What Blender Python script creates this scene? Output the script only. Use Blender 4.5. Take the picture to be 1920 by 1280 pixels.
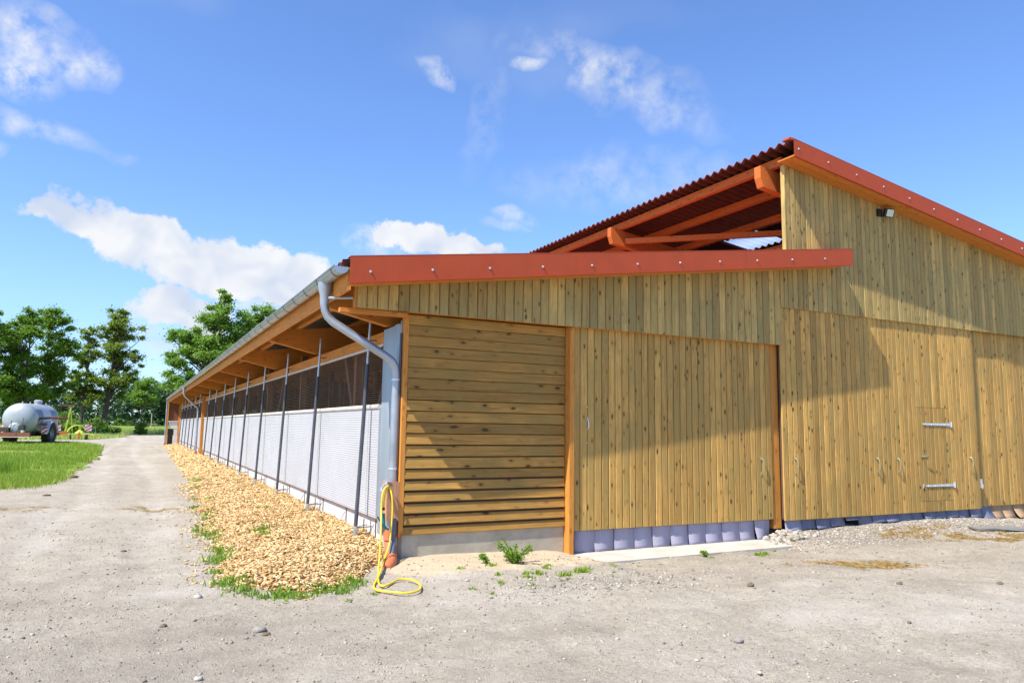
import bpy, math, random
import numpy as np
from mathutils import Vector, Matrix

for _o in list(bpy.data.objects):
    bpy.data.objects.remove(_o)
SC = bpy.context.scene
COL = SC.collection
rnd = random.Random(7)
RNG = np.random.default_rng(11)
R = math.radians

# ------------------------------------------------------------------ camera
CAM_POS = Vector((-3.18, -9.07, 1.70))
YAW, PITCH, ROLL, FPX = R(27.12), R(6.79), R(0.81), 1364.2
fw = Vector((math.sin(YAW) * math.cos(PITCH), math.cos(YAW) * math.cos(PITCH), math.sin(PITCH)))
rt0 = Vector((math.cos(YAW), -math.sin(YAW), 0))
up0 = rt0.cross(fw)
rt = rt0 * math.cos(ROLL) + up0 * math.sin(ROLL)
up = up0 * math.cos(ROLL) - rt0 * math.sin(ROLL)
cd = bpy.data.cameras.new('camera')
cd.sensor_width = 36.0
cd.lens = FPX / 1920 * 36.0
cd.clip_start, cd.clip_end = 0.05, 6000
cam = bpy.data.objects.new('camera', cd)
cam.matrix_world = Matrix(((rt.x, up.x, -fw.x, CAM_POS.x), (rt.y, up.y, -fw.y, CAM_POS.y),
                           (rt.z, up.z, -fw.z, CAM_POS.z), (0, 0, 0, 1)))
COL.objects.link(cam)
SC.camera = cam

def ray(px, py):
    return fw + rt * ((px - 960) / FPX) - up * ((py - 640) / FPX)
def hit(px, py, ax, val):
    d = ray(px, py)
    return CAM_POS + d * ((val - CAM_POS[ax]) / d[ax])

# ------------------------------------------------------------------ sun, exposure
SUNV = Vector((3.4, 1.0, -4.67)).normalized()
SUN_EL = math.asin(-SUNV.z)
SUN_ROT = math.atan2(-SUNV.x, -SUNV.y)
sl = bpy.data.lights.new('sun', 'SUN')
sl.energy = 5.0
sl.angle = R(0.53)
sl.color = (1.0, 0.935, 0.83)
so = bpy.data.objects.new('sun', sl)
so.rotation_euler = SUNV.to_track_quat('-Z', 'Y').to_euler()
so.location = (-30, -10, 40)
COL.objects.link(so)
SC.view_settings.view_transform = 'Standard'
SC.view_settings.look = 'None'
SC.view_settings.gamma = 1.0
SC.view_settings.exposure = 0.70
SC.view_settings.use_curve_mapping = False
SC.cycles.max_bounces = 6
SC.cycles.diffuse_bounces = 3
SC.cycles.glossy_bounces = 2
SC.cycles.transmission_bounces = 3
SC.cycles.transparent_max_bounces = 6
SC.render.resolution_x, SC.render.resolution_y = 1024, 682

# ------------------------------------------------------------------ world: sky + clouds
W = bpy.data.worlds.new('World')
SC.world = W
W.use_nodes = True
wt = W.node_tree
wt.nodes.clear()

def N(t, typ, **kw):
    n = t.nodes.new(typ)
    for k, v in kw.items():
        if k == 'inp':
            for i, val in v.items():
                s = n.inputs[i]
                if hasattr(val, 'node'):
                    t.links.new(val, s)
                else:
                    s.default_value = val
        else:
            setattr(n, k, v)
    return n

def math_n(t, op, a, b=None, c=None, clamp=False):
    inp = {0: a}
    if b is not None: inp[1] = b
    if c is not None: inp[2] = c
    return N(t, 'ShaderNodeMath', operation=op, use_clamp=clamp, inp=inp).outputs[0]

def mixc(t, fac, a, b, blend='MIX'):
    n = t.nodes.new('ShaderNodeMix')
    n.data_type = 'RGBA'
    n.blend_type = blend
    for s, v in ((n.inputs[0], fac), (n.inputs[6], a), (n.inputs[7], b)):
        if hasattr(v, 'node'):
            t.links.new(v, s)
        elif isinstance(v, (int, float)):
            s.default_value = v
        else:
            s.default_value = (*v[:3], 1.0)
    return n.outputs[2]

def mrange(t, v, a, b, c=0.0, d=1.0, smooth=False):
    n = N(t, 'ShaderNodeMapRange', inp={0: v, 1: a, 2: b, 3: c, 4: d})
    if smooth:
        n.interpolation_type = 'SMOOTHSTEP'
    return n.outputs[0]

sky = N(wt, 'ShaderNodeTexSky', sky_type='NISHITA', sun_disc=False, sun_elevation=SUN_EL,
        sun_rotation=SUN_ROT, air_density=1.0, dust_density=0.35, ozone_density=2.2, altitude=100)
SKY_K = 0.125
skyc = N(wt, 'ShaderNodeVectorMath', operation='MULTIPLY', inp={0: sky.outputs[0], 1: (SKY_K * .80, SKY_K * .97, SKY_K * 1.27)}).outputs[0]
gen = N(wt, 'ShaderNodeTexCoord').outputs['Generated']
wob = N(wt, 'ShaderNodeTexNoise', inp={'Vector': gen, 'Scale': 10.0, 'Detail': 2.0, 'Roughness': 0.62}).outputs['Color']
wobv = N(wt, 'ShaderNodeVectorMath', operation='MULTIPLY_ADD', inp={0: wob, 1: (0.11, 0.11, 0.075), 2: (-0.055, -0.055, -0.0375)}).outputs[0]
dirw = N(wt, 'ShaderNodeVectorMath', operation='ADD', inp={0: gen, 1: wobv}).outputs[0]
fine = N(wt, 'ShaderNodeTexNoise', inp={'Vector': gen, 'Scale': 30.0, 'Detail': 5.5, 'Roughness': 0.62}).outputs['Fac']
cnoise = math_n(wt, 'MULTIPLY_ADD', fine, 1.7, -0.85)
CLOUDS = [  # px, py, half width px, half height px, tilt deg, strength (None: heaped cloud)
    (150, 424, 90, 32, -10, None), (275, 452, 160, 46, -12, None), (370, 478, 130, 36, -10, None),
    (490, 502, 110, 40, -12, None), (570, 530, 120, 44, -6, None), (430, 522, 170, 34, -5, None), (330, 580, 95, 34, 0, None),
    (790, 440, 64, 30, -8, None), (860, 464, 80, 17, -6, None), (20, 128, 80, 40, 0, .9),
    (560, 580, 140, 50, 0, .55), (300, 640, 70, 50, 0, .5), (720, 456, 50, 18, -10, .6),
    (965, 406, 36, 12, 0, .6), (945, 427, 40, 8, 0, .5),
    (60, 62, 80, 50, -20, .6), (135, 108, 60, 34, -22, .6), (60, 240, 110, 22, -5, .62), (5, 285, 28, 12, 0, .4),
    (805, 130, 34, 18, -28, .6), (1130, 135, 80, 36, -8, .55), (1190, 175, 150, 40, -22, .34), (990, 137, 30, 13, 0, .55),
    (1060, 110, 90, 30, -15, .28), (920, 190, 30, 120, -12, .17), (1180, 335, 190, 46, 0, .28)]
heap, wisp = None, None
for (px, py, a, b, tilt, s) in CLOUDS:
    d = ray(px, py).normalized()
    k = (Vector((px - 960, py - 640, 0)).length / FPX)
    sc = 1.0 / math.sqrt(1 + k * k) / FPX
    right = Vector((d.y, -d.x, 0)).normalized()
    upv = right.cross(d)
    tl = R(tilt)
    r2 = right * math.cos(tl) + upv * math.sin(tl)
    u2 = upv * math.cos(tl) - right * math.sin(tl)
    uu = N(wt, 'ShaderNodeVectorMath', operation='DOT_PRODUCT', inp={0: dirw, 1: r2 / (a * sc * 1.4)}).outputs['Value']
    vv = N(wt, 'ShaderNodeVectorMath', operation='DOT_PRODUCT', inp={0: dirw, 1: u2 / (b * sc * 1.5)}).outputs['Value']
    rr2 = math_n(wt, 'MULTIPLY_ADD', uu, uu, math_n(wt, 'MULTIPLY', vv, vv))
    if s is None:
        heap = rr2 if heap is None else math_n(wt, 'MINIMUM', heap, rr2)
    else:
        mm_ = math_n(wt, 'MULTIPLY_ADD', rr2, -s, s)
        wisp = mm_ if wisp is None else math_n(wt, 'MAXIMUM', wisp, mm_)
hval = math_n(wt, 'ADD', math_n(wt, 'SUBTRACT', 1.0, heap, clamp=True), cnoise)
hd = mrange(wt, hval, 0.34, 0.66, 0.0, 1.0, smooth=True)
hd = math_n(wt, 'MULTIPLY', hd, mrange(wt, heap, 1.0, 0.7))
wval = math_n(wt, 'MULTIPLY', math_n(wt, 'MAXIMUM', wisp, 0.0), mrange(wt, fine, 0.36, 0.66, 0.05, 1.45))
dens = math_n(wt, 'MAXIMUM', hd, wval)
# sparse clouds carry on over the rest of the sky, behind the camera and overhead
sep = N(wt, 'ShaderNodeSeparateXYZ', inp={0: gen})
zc = math_n(wt, 'ADD', math_n(wt, 'MAXIMUM', sep.outputs[2], 0.0), 0.12)
flat = N(wt, 'ShaderNodeVectorMath', operation='DIVIDE', inp={0: gen, 1: N(wt, 'ShaderNodeCombineXYZ', inp={0: zc, 1: zc, 2: zc}).outputs[0]}).outputs[0]
gn = N(wt, 'ShaderNodeTexNoise', inp={'Vector': flat, 'Scale': 1.15, 'Detail': 3.0, 'Roughness': 0.6}).outputs['Fac']
gfield = mrange(wt, gn, 0.60, 0.78, 0.0, 0.75)
dens = math_n(wt, 'MULTIPLY', math_n(wt, 'MAXIMUM', dens, math_n(wt, 'MULTIPLY', gfield, 0.25)), 0.96, clamp=True)
shade = N(wt, 'ShaderNodeTexNoise', inp={'Vector': dirw, 'Scale': 16.0, 'Detail': 2.0}).outputs['Fac']
cloudc = mixc(wt, mrange(wt, shade, 0.35, 0.62), (0.40, 0.45, 0.54), (0.585, 0.59, 0.60))
# pale air towards the horizon
hz = mrange(wt, sep.outputs[2], 0.0, 0.30, 0.30, 0.0, smooth=True)
skyh = mixc(wt, hz, skyc, (0.25, 0.40, 0.56))
fin = mixc(wt, dens, skyh, cloudc)
bg = N(wt, 'ShaderNodeBackground', inp={0: fin, 1: 1.0})
wo = N(wt, 'ShaderNodeOutputWorld', inp={0: bg.outputs[0]})

# ------------------------------------------------------------------ mesh helpers
class MB:
    def __init__(s):
        s.v, s.f = [], []
    def add(s, vs, fs):
        o = len(s.v)
        s.v += [tuple(v) for v in vs]
        s.f += [tuple(i + o for i in f) for f in fs]
        return s
    def box(s, x0, x1, y0, y1, z0, z1):
        return s.add([(x0, y0, z0), (x1, y0, z0), (x1, y1, z0), (x0, y1, z0), (x0, y0, z1), (x1, y0, z1), (x1, y1, z1), (x0, y1, z1)],
                     [(0, 3, 2, 1), (4, 5, 6, 7), (0, 1, 5, 4), (1, 2, 6, 5), (2, 3, 7, 6), (3, 0, 4, 7)])
    def prism(s, poly, axis, a, b):
        """poly in the two other axes (order xyz without axis), extruded from a to b along axis"""
        n = len(poly)
        def P(p, t):
            q = list(p)
            q.insert(axis, t)
            return tuple(q)
        vs = [P(p, a) for p in poly] + [P(p, b) for p in poly]
        fs = [tuple(range(n)), tuple(range(2 * n - 1, n - 1, -1))] + [(i, n + i, n + (i + 1) % n, (i + 1) % n) for i in range(n)]
        return s.add(vs, fs)
    def beam(s, p0, p1, w, h, upv=(0, 0, 1)):
        p0, p1 = Vector(p0), Vector(p1)
        d = (p1 - p0).normalized()
        r = d.cross(Vector(upv)).normalized()
        u = r.cross(d)
        vs = []
        for p in (p0, p1):
            for a, b in ((-1, -1), (1, -1), (1, 1), (-1, 1)):
                vs.append(p + r * (a * w / 2) + u * (b * h / 2))
        return s.add(vs, [(0, 1, 2, 3), (7, 6, 5, 4), (0, 4, 5, 1), (1, 5, 6, 2), (2, 6, 7, 3), (3, 7, 4, 0)])
    def tube(s, path, rad, n=8, cap=True):
        path = [Vector(p) for p in path]
        rs = rad if isinstance(rad, (list, tuple)) else [rad] * len(path)
        ref = None
        o = len(s.v)
        for i, p in enumerate(path):
            d = (path[min(i + 1, len(path) - 1)] - path[max(i - 1, 0)]).normalized()
            if ref is None:
                ref = Vector((0, 0, 1)) if abs(d.z) < .9 else Vector((1, 0, 0))
            r = d.cross(ref).normalized()
            u = r.cross(d).normalized()
            ref = u
            for k in range(n):
                a = 2 * math.pi * k / n
                s.v.append(tuple(p + (r * math.cos(a) + u * math.sin(a)) * rs[i]))
        for i in range(len(path) - 1):
            for k in range(n):
                k2 = (k + 1) % n
                s.f.append((o + i * n + k, o + i * n + k2, o + (i + 1) * n + k2, o + (i + 1) * n + k))
        if cap:
            s.f.append(tuple(o + k for k in range(n - 1, -1, -1)))
            s.f.append(tuple(o + (len(path) - 1) * n + k for k in range(n)))
        return s
    def lathe(s, prof, c, axis=2, n=16, cap=True):
        """prof: (r, t) pairs along axis"""
        o = len(s.v)
        for (r, t) in prof:
            for k in range(n):
                a = 2 * math.pi * k / n
                q = [r * math.cos(a), r * math.sin(a)]
                q.insert(axis, t)
                s.v.append((c[0] + q[0], c[1] + q[1], c[2] + q[2]))
        for i in range(len(prof) - 1):
            for k in range(n):
                k2 = (k + 1) % n
                s.f.append((o + i * n + k, o + i * n + k2, o + (i + 1) * n + k2, o + (i + 1) * n + k))
        if cap:
            s.f.append(tuple(o + k for k in range(n - 1, -1, -1)))
            s.f.append(tuple(o + (len(prof) - 1) * n + k for k in range(n)))
        return s
    def build(s, name, mat, parent=None, smooth=False, **props):
        me = bpy.data.meshes.new(name)
        me.from_pydata(s.v, [], s.f)
        return finish(name, me, mat, parent, smooth, **props)

def finish(name, me, mat, parent=None, smooth=False, **props):
    me.materials.append(mat)
    if smooth:
        me.polygons.foreach_set('use_smooth', np.ones(len(me.polygons), bool))
        if smooth == 'auto':
            me.set_sharp_from_angle(angle=R(35))
    me.update()
    o = bpy.data.objects.new(name, me)
    COL.objects.link(o)
    if parent is not None:
        o.parent = parent
    for k, v in props.items():
        o[k] = v
    return o

def np_mesh(name, V, F, mat, parent=None, smooth=False, attrs=None, **props):
    """V (n,3); F (m,k) all faces with k corners"""
    V = np.asarray(V, np.float32)
    F = np.asarray(F, np.int32)
    m, k = F.shape
    me = bpy.data.meshes.new(name)
    me.vertices.add(len(V))
    me.vertices.foreach_set('co', V.ravel())
    me.loops.add(m * k)
    me.loops.foreach_set('vertex_index', F.ravel())
    me.polygons.add(m)
    me.polygons.foreach_set('loop_start', np.arange(0, m * k, k, dtype=np.int32))
    me.polygons.foreach_set('loop_total', np.full(m, k, np.int32))
    me.update(calc_edges=True)
    if attrs:
        for an, arr in attrs.items():
            at = me.attributes.new(an, 'FLOAT', 'POINT')
            at.data.foreach_set('value', np.asarray(arr, np.float32))
    return finish(name, me, mat, parent, smooth, **props)

def empty(name, loc=(0, 0, 0), rz=0, **props):
    o = bpy.data.objects.new(name, None)
    o.empty_display_size = .3
    o.location = loc
    o.rotation_euler = (0, 0, rz)
    COL.objects.link(o)
    for k, v in props.items():
        o[k] = v
    return o

# ------------------------------------------------------------------ materials
def new_mat(name):
    m = bpy.data.materials.new(name)
    m.use_nodes = True
    t = m.node_tree
    t.nodes.clear()
    out = N(t, 'ShaderNodeOutputMaterial')
    b = N(t, 'ShaderNodeBsdfPrincipled')
    t.links.new(b.outputs[0], out.inputs[0])
    return m, t, b, out

def setb(t, b, col=None, rough=None, metal=None, normal=None, spec=None):
    for k, v in (('Base Color', col), ('Roughness', rough), ('Metallic', metal), ('Normal', normal), ('Specular IOR Level', spec)):
        if v is None: continue
        if hasattr(v, 'node'):
            t.links.new(v, b.inputs[k])
        elif isinstance(v, (tuple, list)):
            b.inputs[k].default_value = (*v[:3], 1)
        else:
            b.inputs[k].default_value = v

def objcoord(t):
    return N(t, 'ShaderNodeTexCoord').outputs['Object']

def simple(name, col, rough=.6, metal=0., noise=.15, scale=8., bump=0., spec=.5, stretch=(1, 1, 1), dirt=None):
    m, t, b, out = new_mat(name)
    co = N(t, 'ShaderNodeMapping', inp={0: objcoord(t), 3: stretch}).outputs[0]
    nz = N(t, 'ShaderNodeTexNoise', inp={'Vector': co, 'Scale': scale, 'Detail': 6., 'Roughness': .6}).outputs['Fac']
    lo = tuple(c * (1 - noise) for c in col)
    hi = tuple(min(1, c * (1 + noise)) for c in col)
    c = mixc(t, mrange(t, nz, .3, .7), lo, hi)
    if dirt:
        dn = N(t, 'ShaderNodeTexNoise', inp={'Vector': co, 'Scale': scale * .35, 'Detail': 8., 'Roughness': .7}).outputs['Fac']
        c = mixc(t, mrange(t, dn, .52, .72, 0, .7), c, dirt)
    setb(t, b, c, mrange(t, nz, .3, .7, max(0, rough - .08), min(1, rough + .08)), metal, spec=spec)
    if bump:
        bn = N(t, 'ShaderNodeBump', inp={'Strength': 1.0, 'Distance': bump, 'Height': nz})
        setb(t, b, normal=bn.outputs[0])
    return m

def wood(name, lo, hi, axis, knot=.9, tint=.22, knotcol=(.05, .03, .012), rough=.72, green=None, kscale=1.0, dark=(.55,)):
    """plank wood with the grain along axis; every board object gets its own tone, offset and knots"""
    m, t, b, out = new_mat(name)
    co = objcoord(t)
    oi = N(t, 'ShaderNodeObjectInfo').outputs['Random']
    off = N(t, 'ShaderNodeCombineXYZ', inp={0: math_n(t, 'MULTIPLY', oi, 37.), 1: math_n(t, 'MULTIPLY', oi, 91.), 2: math_n(t, 'MULTIPLY', oi, 53.)}).outputs[0]
    co = N(t, 'ShaderNodeVectorMath', operation='ADD', inp={0: co, 1: off}).outputs[0]
    s_long, s_cross = 1.0, 14.0
    sc = [s_cross] * 3
    sc[axis] = s_long
    g = N(t, 'ShaderNodeMapping', inp={0: co, 3: tuple(sc)}).outputs[0]
    n1 = N(t, 'ShaderNodeTexNoise', inp={'Vector': g, 'Scale': 2.2, 'Detail': 7., 'Roughness': .65, 'Distortion': .6}).outputs['Fac']
    n2 = N(t, 'ShaderNodeTexNoise', inp={'Vector': co, 'Scale': 1.3, 'Detail': 4.}).outputs['Fac']
    ks = [13.5 * kscale] * 3
    ks[axis] = 5.8 * kscale
    kv = N(t, 'ShaderNodeMapping', inp={0: co, 3: tuple(ks)}).outputs[0]
    kw = N(t, 'ShaderNodeTexNoise', inp={'Vector': kv, 'Scale': 3.0, 'Detail': 3.}).outputs['Color']
    kv = N(t, 'ShaderNodeVectorMath', operation='MULTIPLY_ADD', inp={0: kw, 1: (.3, .3, .3), 2: kv}).outputs[0]
    vo = N(t, 'ShaderNodeTexVoronoi', inp={'Vector': kv, 'Scale': 1.0, 'Randomness': 1.0})
    kd = vo.outputs['Distance']
    ksel = N(t, 'ShaderNodeSeparateColor', inp={0: vo.outputs['Color']}).outputs[0]
    kr = mrange(t, ksel, .22, 1., -.03, .24)
    kmask = math_n(t, 'MULTIPLY', mrange(t, math_n(t, 'SUBTRACT', kd, kr), .03, -.06, 0., 1.), knot)
    halo = mrange(t, math_n(t, 'SUBTRACT', kd, kr), .22, 0., 0., .40)
    base = mixc(t, mrange(t, n1, .28, .72), lo, hi)
    tone = mrange(t, oi, 0., 1., 1 - tint, 1 + tint)
    base = N(t, 'ShaderNodeVectorMath', operation='SCALE', inp={0: base, 3: tone}).outputs[0]
    if green:
        base = mixc(t, mrange(t, n2, .42, .66, 0, .75), base, green)
    base = mixc(t, halo, base, tuple(c * .62 for c in lo))
    base = mixc(t, kmask, base, knotcol)
    setb(t, b, base, mrange(t, n1, .3, .7, rough - .08, rough + .1), spec=.3)
    bn = N(t, 'ShaderNodeBump', inp={'Strength': .55, 'Distance': .004, 'Height': math_n(t, 'SUBTRACT', n1, math_n(t, 'MULTIPLY', kmask, .6))})
    setb(t, b, normal=bn.outputs[0])
    return m

M = {}
M['wood_v'] = wood('treated pine boards', (.33, .175, .040), (.62, .375, .105), 2, tint=.30, green=(.36, .245, .072))
M['wood_vg'] = wood('shade-tinted pine boards', (.28, .185, .055), (.56, .395, .135), 2, tint=.30, green=(.29, .235, .088))  # greyer, greener copy of the door boards; skylit shade in the colour
M['wood_h'] = wood('treated pine slats', (.26, .125, .024), (.52, .28, .065), 0, tint=.26, green=(.27, .175, .045), kscale=.72)
M['beam_y'] = wood('orange spruce beams', (.46, .16, .022), (.68, .28, .05), 1, knot=.45, tint=.1, knotcol=(.22, .07, .012))
M['beam_x'] = wood('orange spruce rafters', (.46, .155, .022), (.64, .25, .045), 0, knot=.45, tint=.1, knotcol=(.22, .07, .012))
M['beam_z'] = wood('orange spruce posts', (.46, .17, .025), (.66, .29, .06), 2, knot=.5, tint=.1, knotcol=(.22, .07, .012))
M['beam_red'] = wood('red stained roof timbers', (.46, .105, .02), (.62, .17, .035), 1, knot=.4, tint=.1, knotcol=(.2, .04, .01))
M['box_wood'] = wood('planed box wood', (.36, .17, .09), (.52, .28, .16), 2, knot=.3, tint=.05)
M['brown'] = wood('dark stained timber', (.16, .065, .03), (.26, .11, .05), 2, knot=.3, tint=.15)
M['grey_wood'] = wood('weathered grey plank', (.13, .125, .115), (.27, .26, .24), 0, knot=.3, tint=.05)
M['red'] = simple('red coated sheet steel', (.41, .070, .026), .6, 0, .06, 3., spec=.2)
M['redsheet'] = simple('red fibre cement', (.32, .075, .04), .7, 0, .22, 5., dirt=(.16, .06, .04))
M['greysheet'] = simple('grey fibre cement underside', (.22, .20, .18), .85, 0, .2, 6.)
M['zinc'] = simple('galvanised zinc', (.40, .435, .47), .42, .7, .18, 3., spec=.5, stretch=(1, .3, 1), dirt=(.29, .31, .32))
M['zincmat'] = simple('galvanised sheet', (.36, .42, .47), .45, .5, .12, 2.5, stretch=(1, 1, .3))
M['zincdark'] = simple('dark zinc band', (.13, .13, .14), .5, .6, .2, 10.)
M['steel'] = simple('bright galvanised hardware', (.62, .66, .70), .35, .6, .12, 20.)
M['pole'] = simple('dark grey coated tube', (.075, .082, .10), .45, .2, .2, 6.)
M['poletop'] = simple('bare steel tube', (.48, .50, .52), .35, .7, .15, 8.)
M['white'] = simple('white ribbed panel', (.43, .435, .455), .5, 0, .04, 2., dirt=(.39, .385, .38))
M['rail'] = simple('pale grey tube', (.62, .60, .55), .5, .1, .1, 6., dirt=(.42, .38, .32))
M['lime'] = simple('whitewashed concrete', (.58, .555, .51), .9, 0, .08, 5., bump=.004, dirt=(.55, .50, .44))
M['wire'] = simple('rusty wire', (.30, .19, .11), .6, .3, .2, 12.)
M['flap'] = simple('lavender rubber flap', (.30, .285, .37), .6, 0, .1, 4., dirt=(.36, .33, .36))
M['flapdark'] = simple('slate rubber flap', (.16, .165, .23), .6, 0, .1, 4., dirt=(.26, .24, .28))
M['flapbrown'] = simple('sunlit brown flap', (.38, .25, .14), .8, 0, .15, 6.)  # brown colour stands in for sunlight on dark rubber flaps
M['black'] = simple('black plastic', (.012, .012, .014), .5, 0, .2, 10.)
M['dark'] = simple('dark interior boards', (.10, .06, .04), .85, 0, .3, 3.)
M['floor'] = simple('barn floor concrete', (.16, .14, .12), .9, 0, .25, 2.)
M['lampglass'] = simple('pale lamp glass', (.55, .66, .56), .2, 0, .05, 10.)
M['yellow'] = simple('yellow garden hose', (.80, .56, .03), .42, 0, .06, 10., spec=.5)
M['teal'] = simple('teal plastic', (.015, .17, .16), .4, 0, .1, 10.)
M['conduit'] = simple('blue grey conduit', (.11, .125, .17), .5, 0, .15, 10.)
M['terracotta'] = simple('orange drain pipe', (.56, .17, .07), .55, 0, .12, 8., dirt=(.42, .2, .11))
M['rust'] = simple('rusty red brown paint', (.24, .085, .045), .75, .1, .3, 8., dirt=(.10, .05, .035))
M['grime'] = simple('oily brown steel', (.07, .055, .038), .7, .3, .35, 8., dirt=(.15, .11, .06))
M['tank'] = simple('grey painted tank', (.37, .405, .42), .42, .15, .1, 1.2, dirt=(.30, .33, .31))
M['tankblue'] = simple('blue grey tank band', (.19, .225, .30), .42, .1, .1, 2.)
M['tanklight'] = simple('pale grey tank band', (.52, .545, .60), .45, .05, .06, 2.)
M['tyre'] = simple('black tyre', (.022, .021, .022), .9, 0, .3, 8., dirt=(.06, .05, .045))
M['rim'] = simple('grey wheel rim', (.30, .32, .34), .5, .3, .15, 6.)
M['platewhite'] = simple('white warning plate', (.75, .73, .72), .5, 0, .05, 6.)
M['platered'] = simple('red warning stripe', (.60, .04, .03), .5, 0, .05, 6.)
M['lime_green'] = simple('yellow green machine paint', (.50, .60, .07), .5, 0, .12, 5.)
M['orange_paint'] = simple('orange machine paint', (.66, .19, .03), .5, 0, .12, 5.)
M['bark'] = simple('tree bark', (.095, .075, .055), .95, 0, .45, 6., bump=.03, stretch=(1, 1, .25))
M['wstone'] = simple('pale pebble', (.42, .40, .37), .9, 0, .3, 9., bump=.003)
M['clod'] = simple('dried brown clod', (.16, .115, .075), .95, 0, .4, 30., bump=.008)
M['greyclod'] = simple('grey earth lump', (.27, .245, .22), .95, 0, .3, 30., bump=.006)

def concrete(name, col, pebbly=False):
    m, t, b, out = new_mat(name)
    co = objcoord(t)
    n1 = N(t, 'ShaderNodeTexNoise', inp={'Vector': co, 'Scale': 3., 'Detail': 9., 'Roughness': .65}).outputs['Fac']
    vo = N(t, 'ShaderNodeTexVoronoi', inp={'Vector': co, 'Scale': 60.}).outputs['Distance']
    base = mixc(t, mrange(t, n1, .3, .7), tuple(c * .75 for c in col), tuple(c * 1.15 for c in col))
    pits = mrange(t, vo, .25, .05, 0, 1)
    nn = N(t, 'ShaderNodeTexNoise', inp={'Vector': co, 'Scale': 20., 'Detail': 3.}).outputs['Fac']
    pits = math_n(t, 'MULTIPLY', pits, mrange(t, nn, .48, .58))
    base = mixc(t, pits, base, tuple(c * .4 for c in col))
    setb(t, b, base, .92, spec=.2)
    bn = N(t, 'ShaderNodeBump', inp={'Strength': .8, 'Distance': .008, 'Height': math_n(t, 'SUBTRACT', n1, pits)})
    setb(t, b, normal=bn.outputs[0])
    return m
M['concrete'] = concrete('cast concrete', (.43, .385, .30))
M['slab'] = concrete('pale concrete slab', (.50, .46, .395))

def leafmat(name, lo, hi, trans=.35):
    m, t, b, out = new_mat(name)
    ri = N(t, 'ShaderNodeNewGeometry').outputs['Random Per Island']
    c = mixc(t, ri, lo, hi)
    setb(t, b, c, .55, spec=.35)
    tr = N(t, 'ShaderNodeBsdfTranslucent', inp={0: mixc(t, .5, c, tuple(min(1, h * 1.5) for h in hi))})
    mx = N(t, 'ShaderNodeMixShader', inp={0: trans, 1: b.outputs[0], 2: tr.outputs[0]})
    t.links.new(mx.outputs[0], out.inputs[0])
    return m
M['leaf_a'] = leafmat('alder leaves', (.085, .175, .015), (.20, .34, .04), .45)
M['leaf_b'] = leafmat('oak leaves', (.10, .165, .018), (.24, .33, .05), .45)
M['leaf_c'] = leafmat('fresh green leaves', (.10, .21, .02), (.22, .38, .06), .45)
M['leaf_far'] = leafmat('far wood leaves', (.03, .075, .028), (.08, .155, .055), .25)
M['leaf_bush'] = leafmat('bush leaves', (.05, .12, .012), (.14, .25, .03))
M['grass'] = leafmat('lawn grass blades', (.13, .25, .012), (.33, .44, .06), .4)
M['grass_dry'] = leafmat('tall meadow grass', (.27, .36, .06), (.50, .56, .18), .5)
M['weed'] = leafmat('weed leaves', (.08, .19, .012), (.24, .38, .04), .4)
M['straw'] = leafmat('straw', (.34, .21, .06), (.58, .42, .16), .2)

def chipmat():
    m, t, b, out = new_mat('wood chips')
    ri = N(t, 'ShaderNodeNewGeometry').outputs['Random Per Island']
    cr = N(t, 'ShaderNodeValToRGB', inp={0: ri})
    e = cr.color_ramp.elements
    e[0].position, e[0].color = 0., (.34, .18, .065, 1)
    e[1].position, e[1].color = 1., (.78, .60, .36, 1)
    x = e.new(.35); x.color = (.56, .37, .16, 1)
    x = e.new(.75); x.color = (.68, .49, .25, 1)
    setb(t, b, cr.outputs[0], .8, spec=.2)
    return m
M['chip'] = chipmat()
M['chipbed'] = simple('chip bed base', (.46, .28, .11), .95, 0, .4, 30., bump=.02)
M['grassbase'] = simple('turf soil', (.18, .26, .035), .95, 0, .4, 1.1, dirt=(.42, .36, .14))
M['meadowbase'] = simple('meadow ground', (.30, .38, .10), .95, 0, .25, .12, dirt=(.38, .42, .15))

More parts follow.
